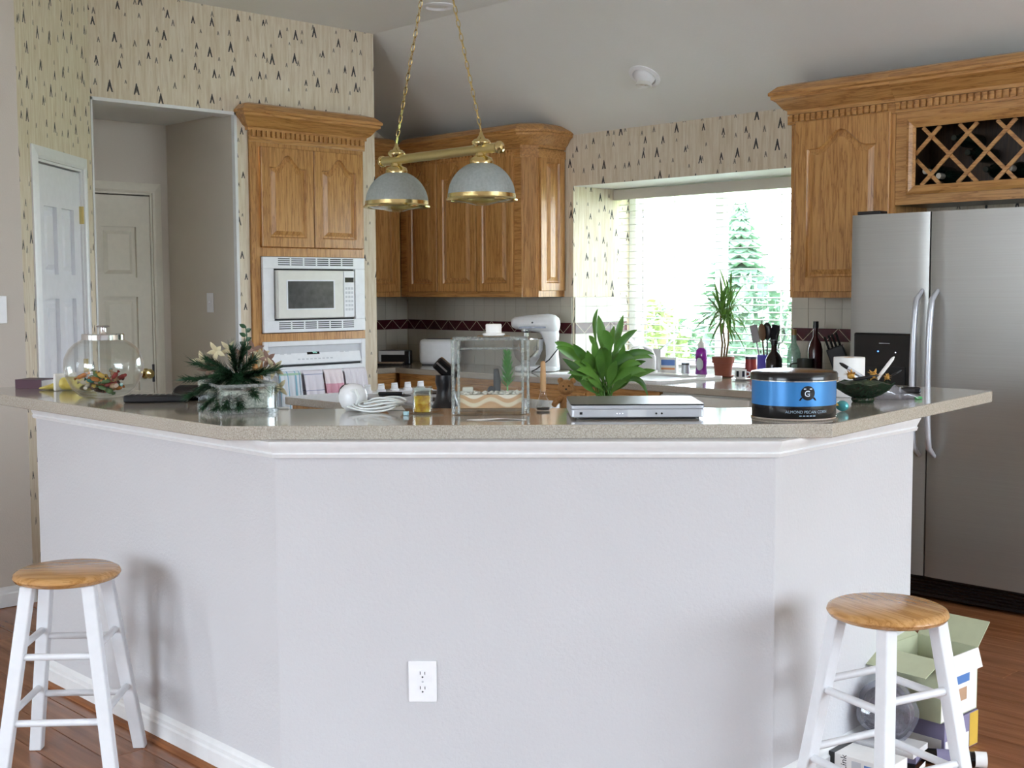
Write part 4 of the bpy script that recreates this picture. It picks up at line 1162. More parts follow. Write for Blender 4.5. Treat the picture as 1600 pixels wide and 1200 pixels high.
# --- square glass bowl with pine sprigs and cream flowers
N_ = Vector((-3.315, 1.965)); dL = Vector((-.952, .305)); dR = Vector((.305, .952))
Mb = Matrix(((dL.x, dR.x, 0, N_.x), (dL.y, dR.y, 0, N_.y), (0, 0, 1, Z), (0, 0, 0, 1)))
fb = thing('flower_arrangement', 'rectangular clear glass bowl with dark pine sprigs and cream flowers on the bar', 'flowers', (-3.43, 2.1, Z))
BL, BRr, BH = .30, .185, .088
def rect_ring(l0, w0, l1, w1, i): return [(i, i), (l1 - i, i), (l1 - i, w1 - i), (i, w1 - i)]
b = B(); o_ = rounded(rect_ring(0, 0, BL, BRr, 0), .02, 5); i_ = rounded(rect_ring(0, 0, BL, BRr, .010), .014, 5)
n = len(o_)
vs = [(x, y_, .0008) for x, y_ in o_] + [(x + (x - BL/2) * -.0, y_, .045) for x, y_ in o_] + [(x, y_, BH) for x, y_ in o_] + [(x, y_, BH) for x, y_ in i_] + [(x, y_, .012) for x, y_ in i_]
fs = [tuple(range(n))[::-1], tuple(4*n + k_ for k_ in range(n))]
for q in range(4):
    for k_ in range(n): fs.append((q*n + k_, q*n + (k_+1) % n, (q+1)*n + (k_+1) % n, (q+1)*n + k_))
b.add(vs, fs, Mb); b.build('glass_bowl', 'thick_glass', fb, smooth=30)
b = B(); ring(b, [tuple((Mb @ Vector((x, y_, 0))).xy) for x, y_ in rounded(rect_ring(0, 0, BL, BRr, -.002), .02, 5)], [tuple((Mb @ Vector((x, y_, 0))).xy) for x, y_ in rounded(rect_ring(0, 0, BL, BRr, .006), .014, 5)], Z + BH - .006, Z + BH + .003); b.build('bowl_rim', 'cloudy_glass', fb, bevel=.002)
b = B(); ring(b, [tuple((Mb @ Vector((x, y_, 0))).xy) for x, y_ in rounded(rect_ring(0, 0, BL, BRr, -.004), .02, 5)], [tuple((Mb @ Vector((x, y_, 0))).xy) for x, y_ in rounded(rect_ring(0, 0, BL, BRr, .012), .014, 5)], Z + .0008, Z + .014); b.build('bowl_foot', 'cloudy_glass', fb, bevel=.003)
def foam():
    t = NT('crushed_glass'); n = t.noise(t.coord(), 160, 2); t.set(t.ramp(n, [(.4, lin('A9AFA8')), (.55, lin('D8D9D0')), (.7, lin('F0F0EA'))]), .3); return t.m
foam()
B().box(.025, .275, .025, BRr - .025, .0125, .070, Mb).build('crushed_glass_filling', 'crushed_glass', fb, bevel=.01)
rnd = random.Random(5)
cb_ = Mb @ Vector((.13, .09, .10))
def needles(b, p0, p1, count, ln):
    p0 = Vector(p0); p1 = Vector(p1); d = (p1 - p0)
    b.tube([p0, p0.lerp(p1, .5) + Vector((0, 0, .006)), p1], [.0022, .0017, .001], 5)
    for i in range(count):
        u = .12 + .88 * i / count; q = p0.lerp(p1, u)
        r_ = Vector((rnd.gauss(0, 1), rnd.gauss(0, 1), rnd.gauss(0, 1))).normalized()
        e_ = q + (d.normalized() * .75 + r_ * .75) * ln * rnd.uniform(.7, 1.1); e_.z = max(e_.z, Z + .004)
        s_ = d.cross(r_).normalized() * .0020
        b.add([tuple(q - s_), tuple(q + s_), tuple(e_)], [(0, 1, 2)])
dirs = []
camdir = Vector((.70, -.66, 0)); lat = Vector((.70, .72, 0))
for (l, f_, z) in ((-1, .3, .0), (-.9, .3, -.05), (-.8, .2, .05), (-.5, .6, -.11), (-.2, .8, -.12), (0, .9, -.10), (.25, .8, -.10), (.6, .4, .02), (.8, .2, .03), (.4, .5, .06), (0, .5, .09), (-.5, .4, .06), (.2, .3, .1), (-.25, .5, .02), (.1, .6, 0), (.5, .6, -.04), (-.6, .5, -.02), (.75, .3, -.03)):
    tip = cb_ + lat * (l * .155) + camdir * (f_ * (.20 if z < -.03 else .125)) + Vector((0, 0, max(z, -.078)))
    b = B(); needles(b, cb_ + Vector((0, 0, .01)), tip, 260, .036); b.build('pine_sprig', 'pine_green', fb, fix=False)
plain('petal_cream', 'D9CDA8', .6, var=.15); plain('petal_dusty', '9A7B6C', .6, var=.25)
def petal(b, base, d, up, L, W):
    d = Vector(d).normalized(); s_ = d.cross(Vector(up)).normalized(); base = Vector(base)
    def fn(u, v):
        w = W * math.sin(PI * min(1, .08 + u * .92)) ** .8 * (1 - .35 * u)
        return tuple(base + d * L * u + s_ * w * (v - .5) + Vector(up) * (.25 * L * u * (1 - u) - .12 * abs(v - .5) * W))
    b.sheet(fn, 6, 4)
for (l, f_, z, mt, np_) in ((-.75, .1, .055, 'petal_cream', 5), (-.45, .1, .085, 'petal_cream', 5), (.05, -.1, .075, 'petal_dusty', 5), (.45, .0, .07, 'petal_cream', 6), (.75, .1, .03, 'petal_cream', 5), (.85, .05, -.03, 'petal_cream', 4), (-.2, -.1, .09, 'petal_cream', 5), (-.6, .15, .03, 'petal_dusty', 5), (.62, .05, .06, 'petal_dusty', 5), (.3, -.1, .09, 'petal_dusty', 4)):
    c_ = cb_ + lat * (l * .15) + camdir * (f_ * .1 - .035) + Vector((0, 0, z)); b = B()
    for k_ in range(np_):
        a = 2 * PI * k_ / np_ + l; dd = lat * math.cos(a) + Vector((0, 0, 1)) * math.sin(a) + camdir * .5
        petal(b, c_, dd, camdir, rnd.uniform(.026, .046), .017)
    b.build('flower', mt, fb, smooth=60, fix=False)
b = B(); st = [cb_ + lat * .03 + Vector((0, 0, .05)), cb_ + lat * .035 + Vector((0, 0, .11)), cb_ + lat * .03 + Vector((0, 0, .165))]; b.tube(st, .002, 6)
for k_ in range(7):
    q = st[0].lerp(st[2], .25 + k_ * .12); petal(b, q, lat * (1 if k_ % 2 else -1) + Vector((0, 0, .5)) + camdir * .3, camdir, .022, .016)
b.build('leaf_stem', 'pine_green', fb, smooth=60, fix=False)

# --- baby monitor with coiled cable
mo = thing('baby_monitor', 'round white monitor with coiled white cable on the bar', 'monitor', (-3.13, 2.35, Z))
mx, my = -3.135, 2.335
B().lathe([(0, 0), (.022, .002), (.036, .012), (.044, .03), (.045, .048), (.040, .066), (.026, .080), (0, .086)], 28, T(mx, my, Z + .0005, ry=.0)).build('body', 'appliance_white', mo, smooth=60)
B().lathe([(.026, 0), (.026, .012), (.020, .020), (0, .020)], 24, T(mx - .022, my - .004, Z + .055, ry=-1.15)).build('dark_cap', 'slot_dark', mo, smooth=40)
plain('cable_white', 'E6EAE8', .4)
for lp in range(5):
    pts = []; rr = .072 - .004 * lp
    cx_ = mx + .085 + .006 * lp; cyy = my - .015 + .012 * lp + .02
    for k_ in range(40):
        a = 2 * PI * k_ / 40
        pts.append((cx_ + rr * math.cos(a) * .80 + .25 * rr * math.sin(a), cyy + rr * .62 * math.sin(a) + .35 * rr * math.cos(a), Z + .005 + .007 * lp + .006 * math.sin(a * 2 + lp) + .006))
    B().tube(pts, .0032, 7, True).build('cable_loop', 'cable_white', mo, smooth=60)
pts = [(mx + .01, my - .03, Z + .062), (mx + .04, my - .02, Z + .066), (mx + .055, my - .02, Z + .045), (mx + .04, my - .02, Z + .02), (mx + .06, my - .005, Z + .008)]
B().tube(pts, [.006, .006, .005, .004, .0035], 8).build('cable_lead', 'cable_white', mo, smooth=60)

# --- drinking glass with yellow oil, saucer and small bits
gx, gy = -2.905, 2.425
gt = thing('yellow_glass', 'small square glass of yellow oil standing on a clear saucer', 'glass', (gx, gy, Z))
def yl():
    t = NT('yellow_oil'); t.set(t.ramp(t.noise(t.coord(), 60, 3), [(.35, lin('C08A10')), (.5, lin('E6B81C')), (.65, lin('F2D84A'))]), .08); t.b.inputs['Transmission Weight'].default_value = .35; return t.m
yl()
Mg = T(gx, gy, Z, rz=math.radians(47))
B().prism(rounded([(-.025, -.025), (.025, -.025), (.025, .025), (-.025, .025)], .008), .006, .056, Mg).build('oil', 'yellow_oil', gt, bevel=.002)
b = B(); o4 = rounded([(-.0285, -.0285), (.0285, -.0285), (.0285, .0285), (-.0285, .0285)], .010); n = len(o4)
b.add([(x, y_, .0045) for x, y_ in o4] + [(x * 1.02, y_ * 1.02, .082) for x, y_ in o4] + [(x * .93, y_ * .93, .082) for x, y_ in o4] + [(x * .93, y_ * .93, .0575) for x, y_ in o4],
      [tuple(range(n))[::-1]] + [(q*n + k_, q*n + (k_+1) % n, (q+1)*n + (k_+1) % n, (q+1)*n + k_) for q in range(3) for k_ in range(n)], Mg); b.build('glass', 'thick_glass', gt, smooth=40)
s_ = B().lathe([(0, .0006), (.03, .0006), (.052, .005), (.054, .007), (.030, .0035), (0, .003)], 32, T(gx + .008, gy + .008, Z)).build('saucer', 'clear_glass', gt, smooth=60)
o = B().box(-.0075, .0075, -.0075, .0075, .0004, .013, T(-2.895, 2.352, Z, rz=.6)).build('blue_cube', 'wrap_teal', bevel=.002); tag(o, 'tiny pale blue cube in front of the glass of yellow oil', 'block')
plain('pale_blue', '9FC4CC', .4); o.data.materials[0] = MATS['pale_blue']
o = B().add([(-.03, -.012, .0006), (.03, -.014, .0006), (.024, .014, .0006), (-.022, .014, .0006), (-.012, 0, .026), (.004, .004, .028)], [(0, 1, 2, 3), (0, 1, 5, 4), (1, 2, 5), (2, 3, 4, 5), (3, 0, 4)], T(-3.045, 2.435, Z, rz=.8)).build('napkin', 'paper', bevel=.001); tag(o, 'crumpled white paper napkin behind the glass of yellow oil', 'napkin')
o = B().box(-.025, .025, -.006, .006, .0004, .006, T(-3.345, 2.21, Z, rz=.65)).build('white_clip', 'paper', bevel=.002); tag(o, 'small flat white clip at the back edge beside the glass flower bowl', 'clip')

# --- glass terrarium block with sand layers and plant
tx, ty = -2.752, 2.565
Mt = Matrix(((.667, -.745, 0, tx), (.745, .667, 0, ty), (0, 0, 1, Z), (0, 0, 0, 1)))
tk_ = thing('glass_terrarium', 'thick square glass terrarium with layered sand and a small green plant', 'terrarium', (tx, ty, Z))
TW, TD, TH = .118, .052, .228
def slab_ring(r0, w, d): return rounded([(-w, -d), (w, -d), (w, d), (-w, d)], r0, 5)
b = B(); o_ = slab_ring(.012, TW, TD); i_ = slab_ring(.006, TW - .020, TD - .012); n = len(o_)
vs = [(x, y_, .0008) for x, y_ in o_] + [(x, y_, TH) for x, y_ in o_] + [(x, y_, TH) for x, y_ in i_] + [(x, y_, .020) for x, y_ in i_]
b.add(vs, [tuple(range(n))[::-1], tuple(3*n + k_ for k_ in range(n))] + [(q*n + k_, q*n + (k_+1) % n, (q+1)*n + (k_+1) % n, (q+1)*n + k_) for q in range(3) for k_ in range(n)], Mt)
b.build('glass_walls', 'clear_glass', tk_, smooth=30)
for sx in (-1, 1):
    for r_ in (.006, .022):
        B().tube([(sx * (TW - r_), -TD + .0045, .004), (sx * (TW - r_), -TD + .0045, TH - .003)], .0042, 10, False, Mt).build('corner_bead', 'cloudy_glass', tk_, smooth=60)
B().tube([(-TW + .006, -TD + .005, TH), (TW - .006, -TD + .005, TH), (TW - .006, TD - .005, TH), (-TW + .006, TD - .005, TH)], .0045, 10, True, Mt).build('rim', 'cloudy_glass', tk_, smooth=60)
B().tube([(-TW + .03, -TD + .004, TH - .028), (TW - .03, -TD + .004, TH - .028)], .0035, 8, False, Mt).build('water_line', 'cloudy_glass', tk_, smooth=60)
B().box(-TW + .01, TW - .01, -TD + .008, TD - .008, .0015, .019, Mt).build('glass_floor', 'thick_glass', tk_, bevel=.003)
def sand():
    t = NT('layered_sand'); s = t.new('ShaderNodeSeparateXYZ'); t.link(t.coord('Object'), s.inputs[0])
    u = t.math('MULTIPLY_ADD', s.outputs[0], .667, t.math('MULTIPLY', s.outputs[1], .745))
    w = t.math('MULTIPLY', t.math('SINE', t.math('MULTIPLY', u, 62)), .009)
    h = t.math('ADD', t.math('SUBTRACT', s.outputs[2], Z), w)
    col = t.ramp(t.math('DIVIDE', h, .07), [(.0, lin('D7B48E')), (.42, lin('C79C72')), (.50, lin('EADFC4')), (.62, lin('E7DCC2')), (.66, lin('D3A980')), (.80, lin('CFA57C')), (.84, lin('EEE8DA'))])
    col2 = t.mix(t.math('MULTIPLY', t.noise(t.coord(), 300, 2), .3), col, lin('B99670')); t.set(col2, .9); return t.m
sand()
B().box(-TW + .021, TW - .021, -TD + .013, TD - .013, .0205, .060, Mt).build('sand', 'layered_sand', tk_)
plain('pebble', 'D9D6CC', .6, var=.2)
b = B(); rnd = random.Random(3)
for i in range(90):
    b.ball((rnd.uniform(-TW + .026, TW - .026), rnd.uniform(-TD + .017, TD - .017), .062 + rnd.uniform(0, .005)), (rnd.uniform(.004, .007), rnd.uniform(.004, .006), .004), 6, 4, Mt)
o = b.build('pebbles', 'pebble', tk_, smooth=60); o['kind'] = 'stuff'
b = B(); base = Vector((.052, .005, .065)); b.tube([base, base + Vector((0, 0, .11))], .003, 6, False, Mt)
for i in range(70):
    u = i / 70; q = base + Vector((0, 0, .012 + .10 * u)); a = i * 2.4; L_ = .030 * (1 - .35 * u) + .010
    d = Vector((math.cos(a), math.sin(a), .9 + .7 * u)).normalized(); s_ = d.cross(Vector((0, 0, 1))).normalized() * .0055
    b.add([tuple(q), tuple(q + d * L_ * .5 + s_), tuple(q + d * L_), tuple(q + d * L_ * .5 - s_)], [(0, 1, 2, 3)], Mt)
b.build('plant', 'tank_plant', tk_, fix=False)
b = B(); b.tube([(.020, .012, .062), (.021, .013, .10), (.018, .012, .135)], [.011, .012, .008], 10, False, Mt); b.ball((.003, .006, .072), (.012, .010, .012), 10, 6, Mt); b.build('driftwood', 'slot_dark', tk_, smooth=60)
b = B(); b.box(-.085, -.052, -.01, .015, .066, .082, Mt); b.build('stone', 'pebble', tk_, bevel=.005)
t = thing('white_tub', 'small white screw-top tub on the terrarium rim', 'tub', (-2.765, 2.61, Z + TH))
Mw = T(-2.765, 2.592, Z + TH + .0048)
B().box(-.05, .05, -.03, .03, 0, .003, Mw @ Matrix.Rotation(.84, 4, 'Z')).build('glass_plate', 'thick_glass', t)
B().lathe([(.031, .003), (.034, .006), (.034, .010), (.026, .011), (.024, .012), (.0245, .036), (.022, .039), (0, .039)], 30, Mw).build('tub', 'white_ceramic', t, smooth=40)
# --- paper slip in front of the terrarium
o = B().add([(-.085, -.006, .0006), (-.05, -.028, .0006), (.02, -.012, .004), (.088, -.010, .0008), (.055, .012, .0006), (.0, .008, .0035)], [(0, 1, 2, 5), (5, 2, 3, 4)], T(-2.61, 2.455, Z, rz=math.radians(44))).build('paper_slip', 'paper', solid=.0006); tag(o, 'creased white receipt lying in front of the glass terrarium', 'paper')
# --- glass bottle with a tan stem
t = thing('bud_bottle', 'small clear glass bottle with a tall tan stopper beside the terrarium', 'bottle', (-2.705, 2.745, Z))
Mq = T(-2.705, 2.745, Z)
B().lathe([(0, .001), (.022, .001), (.026, .006), (.022, .022), (.013, .040), (.009, .058), (.0095, .064)], 24, Mq, cap=False).build('glass', 'clear_glass', t, smooth=60)
B().lathe([(.0, .003), (.020, .003), (.021, .010), (.0, .012)], 20, Mq).build('liquid', 'dark_steel', t, smooth=40)
plain('tan_wood', 'C69A6B', .5)
B().lathe([(0, .058), (.0085, .060), (.0095, .085), (.0085, .12), (.0075, .152), (0, .155)], 16, Mq).build('stopper', 'tan_wood', t, smooth=40)

# --- laptop
lp = thing('laptop', 'closed black and silver laptop lying on the bar', 'laptop', (-2.44, 2.88, Z))
Ml = Matrix(((.693, -.721, 0, -2.318), (.721, .693, 0, 2.7415), (0, 0, 1, Z), (0, 0, 0, 1)))   # x along the front edge, y back, origin mid front edge
LW, LD = .193, .285
B().prism(rounded([(-LW + .012, .008), (LW - .012, .008), (LW - .012, LD - .01), (-LW + .012, LD - .01)], .02), .0006, .006, Ml).build('feet', 'black_plastic', lp)
base_ = B().prism(rounded([(-LW, 0), (LW, 0), (LW, LD), (-LW, LD)], .016), .006, .030, Ml).build('base', 'silver_plastic', lp, bevel=.003)
B().prism(rounded([(-LW, 0), (LW, 0), (LW, LD), (-LW, LD)], .016), .0305, .041, Ml).build('lid_edge', 'silver_plastic', lp, bevel=.002)
B().prism(rounded([(-LW - .0006, -.0006), (LW + .0006, -.0006), (LW + .0006, LD + .0006), (-LW - .0006, LD + .0006)], .016), .0412, .0445, Ml).build('lid_top', 'black_plastic', lp, bevel=.0015)
B().box(-.168, -.160, -.0012, .002, .015, .022, Ml).build('jack', 'black_plastic', base_)
for x_ in (.053, .069): B().cyl(.003, 0, .0015, 10, Ml @ T(x_, 0, .0175) @ Matrix.Rotation(PI/2, 4, 'X')).build('port', 'black_gap', base_)
B().box(-.03, .025, -.0008, .002, .008, .0285, Ml).build('drive_panel', 'appliance_grey', base_)
for x_ in (-.06, -.052, -.044): B().cyl(.0012, 0, .001, 8, Ml @ T(x_, 0, .0175) @ Matrix.Rotation(PI/2, 4, 'X')).build('indicator', 'white_led', base_)

# --- popcorn tin
kx, ky = -2.033, 3.105
tn = thing('popcorn_tin', 'round blue and black snack tin with a black lid on the bar', 'tin', (kx, ky, Z))
plain('tin_blue', '3C86C8', .25, .25, .08, 6); plain('tin_black', '0E0F12', .18); plain('print_white', 'DDE6EE', .5); plain('print_grey', '8FA6B8', .5)
Rk = .121
B().lathe([(Rk, .042), (Rk, .112)], 64, T(kx, ky, Z), cap=False).build('blue_band', 'tin_blue', tn, smooth=60)
B().lathe([(0, .002), (Rk - .002, .002), (Rk, .006), (Rk, .042)], 64, T(kx, ky, Z), cap=False).build('black_band', 'tin_black', tn, smooth=40)
B().lathe([(Rk - .003, .0006), (Rk + .002, .0006), (Rk + .003, .003), (Rk + .001, .006), (Rk - .003, .004)], 64, T(kx, ky, Z)).build('bottom_rim', 'chrome', tn, smooth=40)
ld = B().lathe([(Rk + .001, .112), (Rk + .004, .114), (Rk + .004, .130), (Rk, .135), (Rk - .012, .1375), (0, .140)], 64, T(kx, ky, Z), cap=False).build('lid', 'tin_black', tn, smooth=40)
B().lathe([(Rk + .0005, .1105), (Rk + .0045, .1115), (Rk + .0045, .1138), (Rk + .0005, .1140)], 64, T(kx, ky, Z), cap=False).build('lid_rim', 'chrome', tn, smooth=40)
th0 = math.atan2(0 - ky, 0 - kx)      # angle facing the middle of the room
def on_tin(vs, fs, th, zc_, r):
    out = []
    for x, y_, z in vs:
        a = th + x / r; out.append((kx + (r + z) * math.cos(a), ky + (r + z) * math.sin(a), Z + zc_ + y_))
    b = B(); b.add(out, fs); return b
def disc(r_, n=28, z=0): return [(0, 0, z)] + [(r_ * math.cos(2 * PI * k_ / n), r_ * math.sin(2 * PI * k_ / n), z) for k_ in range(n)], [(0, 1 + k_, 1 + (k_ + 1) % n) for k_ in range(n)]
def grid_text(body, size, spacing=1.0):
    vs, fs = text_mesh(body, size); return vs, fs
vs, fs = disc(.0205); em = on_tin(vs, fs, th0 + .33, .080, Rk + .0008).build('emblem', 'tin_black', tn, fix=False)
vs = [(-.026, -.021, 0), (.026, -.021, 0), (.020, -.012, 0), (-.020, -.012, 0)]; on_tin(vs, [(0, 1, 2, 3)], th0 + .33, .080, Rk + .0009).build('emblem_ribbon', 'tin_black', em, fix=False)
vs, fs = text_mesh('G', .024); on_tin(vs, fs, th0 + .315, .0775, Rk + .0012).build('emblem_letter', 'print_white', em, fix=False)
vs, fs = text_mesh('H', .011); on_tin(vs, fs, th0 + .345, .0775, Rk + .0013).build('emblem_letter', 'print_grey', em, fix=False)
b_ = [(-.012, .0105, 0), (.012, .0105, 0), (.012, .0135, 0), (-.012, .0135, 0)]; on_tin(b_, [(0, 1, 2, 3)], th0 + .33, .080, Rk + .0012).build('emblem_script', 'print_white', em, fix=False)
vs, fs = text_mesh('ALMOND PECAN CORN', .0115); on_tin(vs, fs, th0 + .33, .026, Rk + .0008).build('lettering', 'print_grey', tn, fix=False)
b = None
vs = []; fs = []
for k_ in range(5):
    o0 = len(vs); x0_ = -.024 + k_ * .010; vs += [(x0_, 0, 0), (x0_ + .007, 0, 0), (x0_ + .007, .0025, 0), (x0_, .0025, 0)]; fs.append((o0, o0 + 1, o0 + 2, o0 + 3))
o = on_tin(vs, fs, th0 + .33, .014, Rk + .0008).build('small_print', 'print_grey', tn, fix=False); o['kind'] = 'stuff'

# --- teal toy, glass bowl with ornaments and pens, bag, phone, paper roll
t = thing('wrapped_treat', 'small teal and gold foil treat beside the snack tin', 'candy', (-2.025, 3.345, Z))
plain('foil_teal', '5FB7BE', .2, .5); plain('foil_gold', 'D8B45A', .25, .7)
B().ball((-2.02, 3.35, Z + .017), (.021, .017, .0165), 16, 10).build('foil_ball', 'foil_teal', t, smooth=60)
B().lathe([(.012, 0), (.004, .014), (.009, .032), (0, .033)], 10, T(-2.030, 3.33, Z + .016, ry=-.35)).build('foil_twist', 'foil_gold', t, smooth=40)
bx_, by_ = -2.14, 3.675
gb = thing('glass_bowl', 'faceted green glass bowl full of gold ornaments and pens', 'bowl', (bx_, by_, Z))
frosted('green_glass', '3E5E44', .35)
prof = [(.032, .001), (.036, .008), (.034, .016), (.055, .026), (.080, .042), (.098, .060)]
seg = 16
b = B(); vs = []; fs = []
for i, (r_, z_) in enumerate(prof):
    for k_ in range(seg):
        a = 2 * PI * k_ / seg; w = 1 + (.04 if k_ % 2 else -.02) * i / 5
        vs.append((bx_ + r_ * w * math.cos(a), by_ + r_ * w * math.sin(a), Z + z_ + (.008 if (k_ % 2 and i == 5) else 0)))
for i in range(len(prof) - 1):
    for k_ in range(seg): fs.append((i*seg + k_, i*seg + (k_+1) % seg, (i+1)*seg + (k_+1) % seg, (i+1)*seg + k_))
fs.append(tuple(range(seg))[::-1]); b.add(vs, fs); b.build('bowl', 'green_glass', gb, solid=.003)
def leaf_heap():
    t = NT('dark_foliage'); n = t.noise(t.coord(), 70, 3); t.set(t.ramp(n, [(.35, lin('1C2C1E')), (.55, lin('33492F')), (.7, lin('5A6B48'))]), .6); t.bump(n, .8, .01); return t.m
leaf_heap()
B().lathe([(0, .012), (.040, .026), (.072, .043), (.088, .060), (.05, .070), (0, .074)], 24, T(bx_, by_, Z)).build('potpourri', 'dark_foliage', gb, smooth=60)
latv = Vector((.72, .70, 0)); camv = Vector((.5, -.86, 0))
plain('gold_leaf', 'C99A4A', .45, .3, .3, 50)
rnd = random.Random(21)
for (l, z_, sz, lab) in ((-.095, .075, .016, 'gold foil rosette at the left side of the green glass bowl'), (-.042, .088, .022, 'gold and brown foil rosette left of the pens in the glass bowl'), (.035, .090, .022, 'large orange-gold foil rosette in the middle of the glass bowl'), (.082, .082, .014, 'small gold foil rosette at the right of the glass bowl')):
    c_ = Vector((bx_, by_, Z + z_)) + latv * l * .95 + camv * .012; b = B(); b.ball(c_, sz * .55, 10, 6)
    for i in range(18):
        d = Vector((rnd.gauss(0, 1), rnd.gauss(0, 1), rnd.gauss(.3, .8))).normalized(); petal(b, c_, d, (0, 0, 1) if abs(d.z) < .8 else (1, 0, 0), sz * 1.1, sz * .7)
    o = b.build('ornament', 'gold_leaf', smooth=50, fix=False); tag(o, lab, 'ornament', 'foil rosettes in the glass bowl')
def pen(name, label, p0, p1, r, mat, tipmat):
    p0 = Vector(p0); p1 = Vector(p1); t = thing(name, label, 'pen', tuple(p0), group='pens in the glass bowl')
    B().tube([p0, p0.lerp(p1, .7)], r, 10).build('barrel', mat, t, smooth=50)
    B().tube([p0.lerp(p1, .7), p0.lerp(p1, .9), p1], [r, r * .9, r * .3], 10).build('cap', tipmat, t, smooth=50)
C0 = Vector((bx_, by_, Z + .075))
pen('pen', 'grey pen with black cap leaning left in the glass bowl', C0 + latv * .01, C0 + latv * -.078 + Vector((0, 0, .055)), .0065, 'silver_plastic', 'black_plastic')
pen('pen', 'slim white pen pointing up to the right from the glass bowl', C0 + latv * .045, C0 + latv * .10 + Vector((0, 0, .075)), .006, 'paper', 'paper')
pen('pen', 'thin black pen leaning far right in the glass bowl', C0 + latv * .07, C0 + latv * .125 + Vector((0, 0, .030)), .003, 'black_plastic', 'slot_dark')
pen('marker_pen', 'thick black marker lying across the glass bowl', C0 + latv * -.03 + camv * .02, C0 + latv * .05 + camv * .02 + Vector((0, 0, .015)), .006, 'black_plastic', 'black_plastic')
t = thing('plastic_bag', 'clear plastic bag with green tie lying right of the glass bowl', 'bag', (-2.11, 3.84, Z))
Mp_ = T(-2.115, 3.835, Z, rz=math.radians(46))
def pb(u, v):
    a = 2 * PI * v; h = .055 * (1 - u) ** .8 * (1 + .15 * math.sin(9 * u + 3 * a)) + .002
    return ((u - .4) * .15, .04 * (1 - .6 * u) * math.cos(a), .001 + h * .5 * (1 + math.sin(a)) + .004 * math.sin(11 * u + 2 * a) * (1 if math.sin(a) > 0 else 0))
B().sheet(pb, 16, 18, Mp_).build('film', 'plastic_film', t, smooth=40)
plain('green_tie', '3FAE5A', .4)
B().box(-.012, .012, -.006, .006, .0006, .010, Mp_ @ T(.078, -.01, 0)).build('tie', 'green_tie', t, bevel=.002)
t = thing('mobile_phone', 'black mobile phone near the right end of the bar', 'phone', (-2.2, 4.09, Z))
M = T(-2.20, 4.10, Z, rz=math.radians(40)); B().box(-.035, .035, -.02, .02, .0006, .022, M).build('casing', 'black_plastic', t, bevel=.006)
B().box(-.03, .012, -.0205, -.0195, .008, .016, M).build('side_keys', 'dark_steel', t)
B().box(-.028, .028, -.015, .015, .0222, .0232, M).build('screen', 'black_gloss', t)
t = thing('paper_roll', 'white paper towel roll standing behind the glass bowl', 'paper roll', (-2.285, 3.83, Z))
B().lathe([(.019, .001), (.052, .001), (.053, .004), (.053, .134), (.052, .137), (.019, .137), (.019, .001)], 40, T(-2.285, 3.83, Z), cap=False).build('paper_sheets', 'paper', t, smooth=40)
B().lathe([(.0185, .001), (.0185, .137), (.0165, .137), (.0165, .001)], 24, T(-2.285, 3.83, Z), cap=False).build('cardboard_core', 'tan_wood', t, smooth=40)

# ================================================================== ON THE PENINSULA
# --- peace lily
lx, ly = -3.35, 3.75
lily = thing('peace_lily', 'leafy green peace lily in a white pot behind the laptop', 'plant', (lx, ly, CT))
B().lathe([(0, .001), (.042, .001), (.056, .085), (.060, .088), (.060, .098), (.053, .098), (.050, .080), (0, .078)], 32, T(lx, ly, CT)).build('pot', 'white_ceramic', lily, smooth=40)
LAT = Vector((.72, .69, 0)); DEP = Vector((.69, -.72, 0))      # sideways and towards the room
def leaf(b, pts, W, fold=.25, side=None):
    """pts: control points (quadratic) of the midrib, W max width"""
    p0, p1, p2 = [Vector(p) for p in pts]
    n = 9
    vs = []; fs = []
    for i in range(n + 1):
        u = i / n; p = p0 * (1 - u) ** 2 + p1 * 2 * u * (1 - u) + p2 * u * u
        d = ((p1 - p0) * (1 - u) + (p2 - p1) * u).normalized()
        s_ = (side if side is not None else d.cross(DEP)).normalized()
        if s_.length < .1: s_ = LAT
        nn = s_.cross(d).normalized()
        w = W * .5 * (math.sin(PI * min(1, u ** 1.2)) ** .9) if 0 < u < 1 else .0008
        w = max(w, .0008)
        vs += [tuple(p - s_ * w + nn * w * fold), tuple(p), tuple(p + s_ * w + nn * w * fold)]
    for i in range(n):
        a = i * 3; fs += [(a, a+1, a+4, a+3), (a+1, a+2, a+5, a+4)]
    b.add(vs, fs)
rnd = random.Random(4)
def lp_(px, py, f_): return Vector((lx, ly, 0)) + LAT * ((px - 945) * .00258) + DEP * f_ + Vector((0, 0, 1.011 + (620 - py) * .00258))
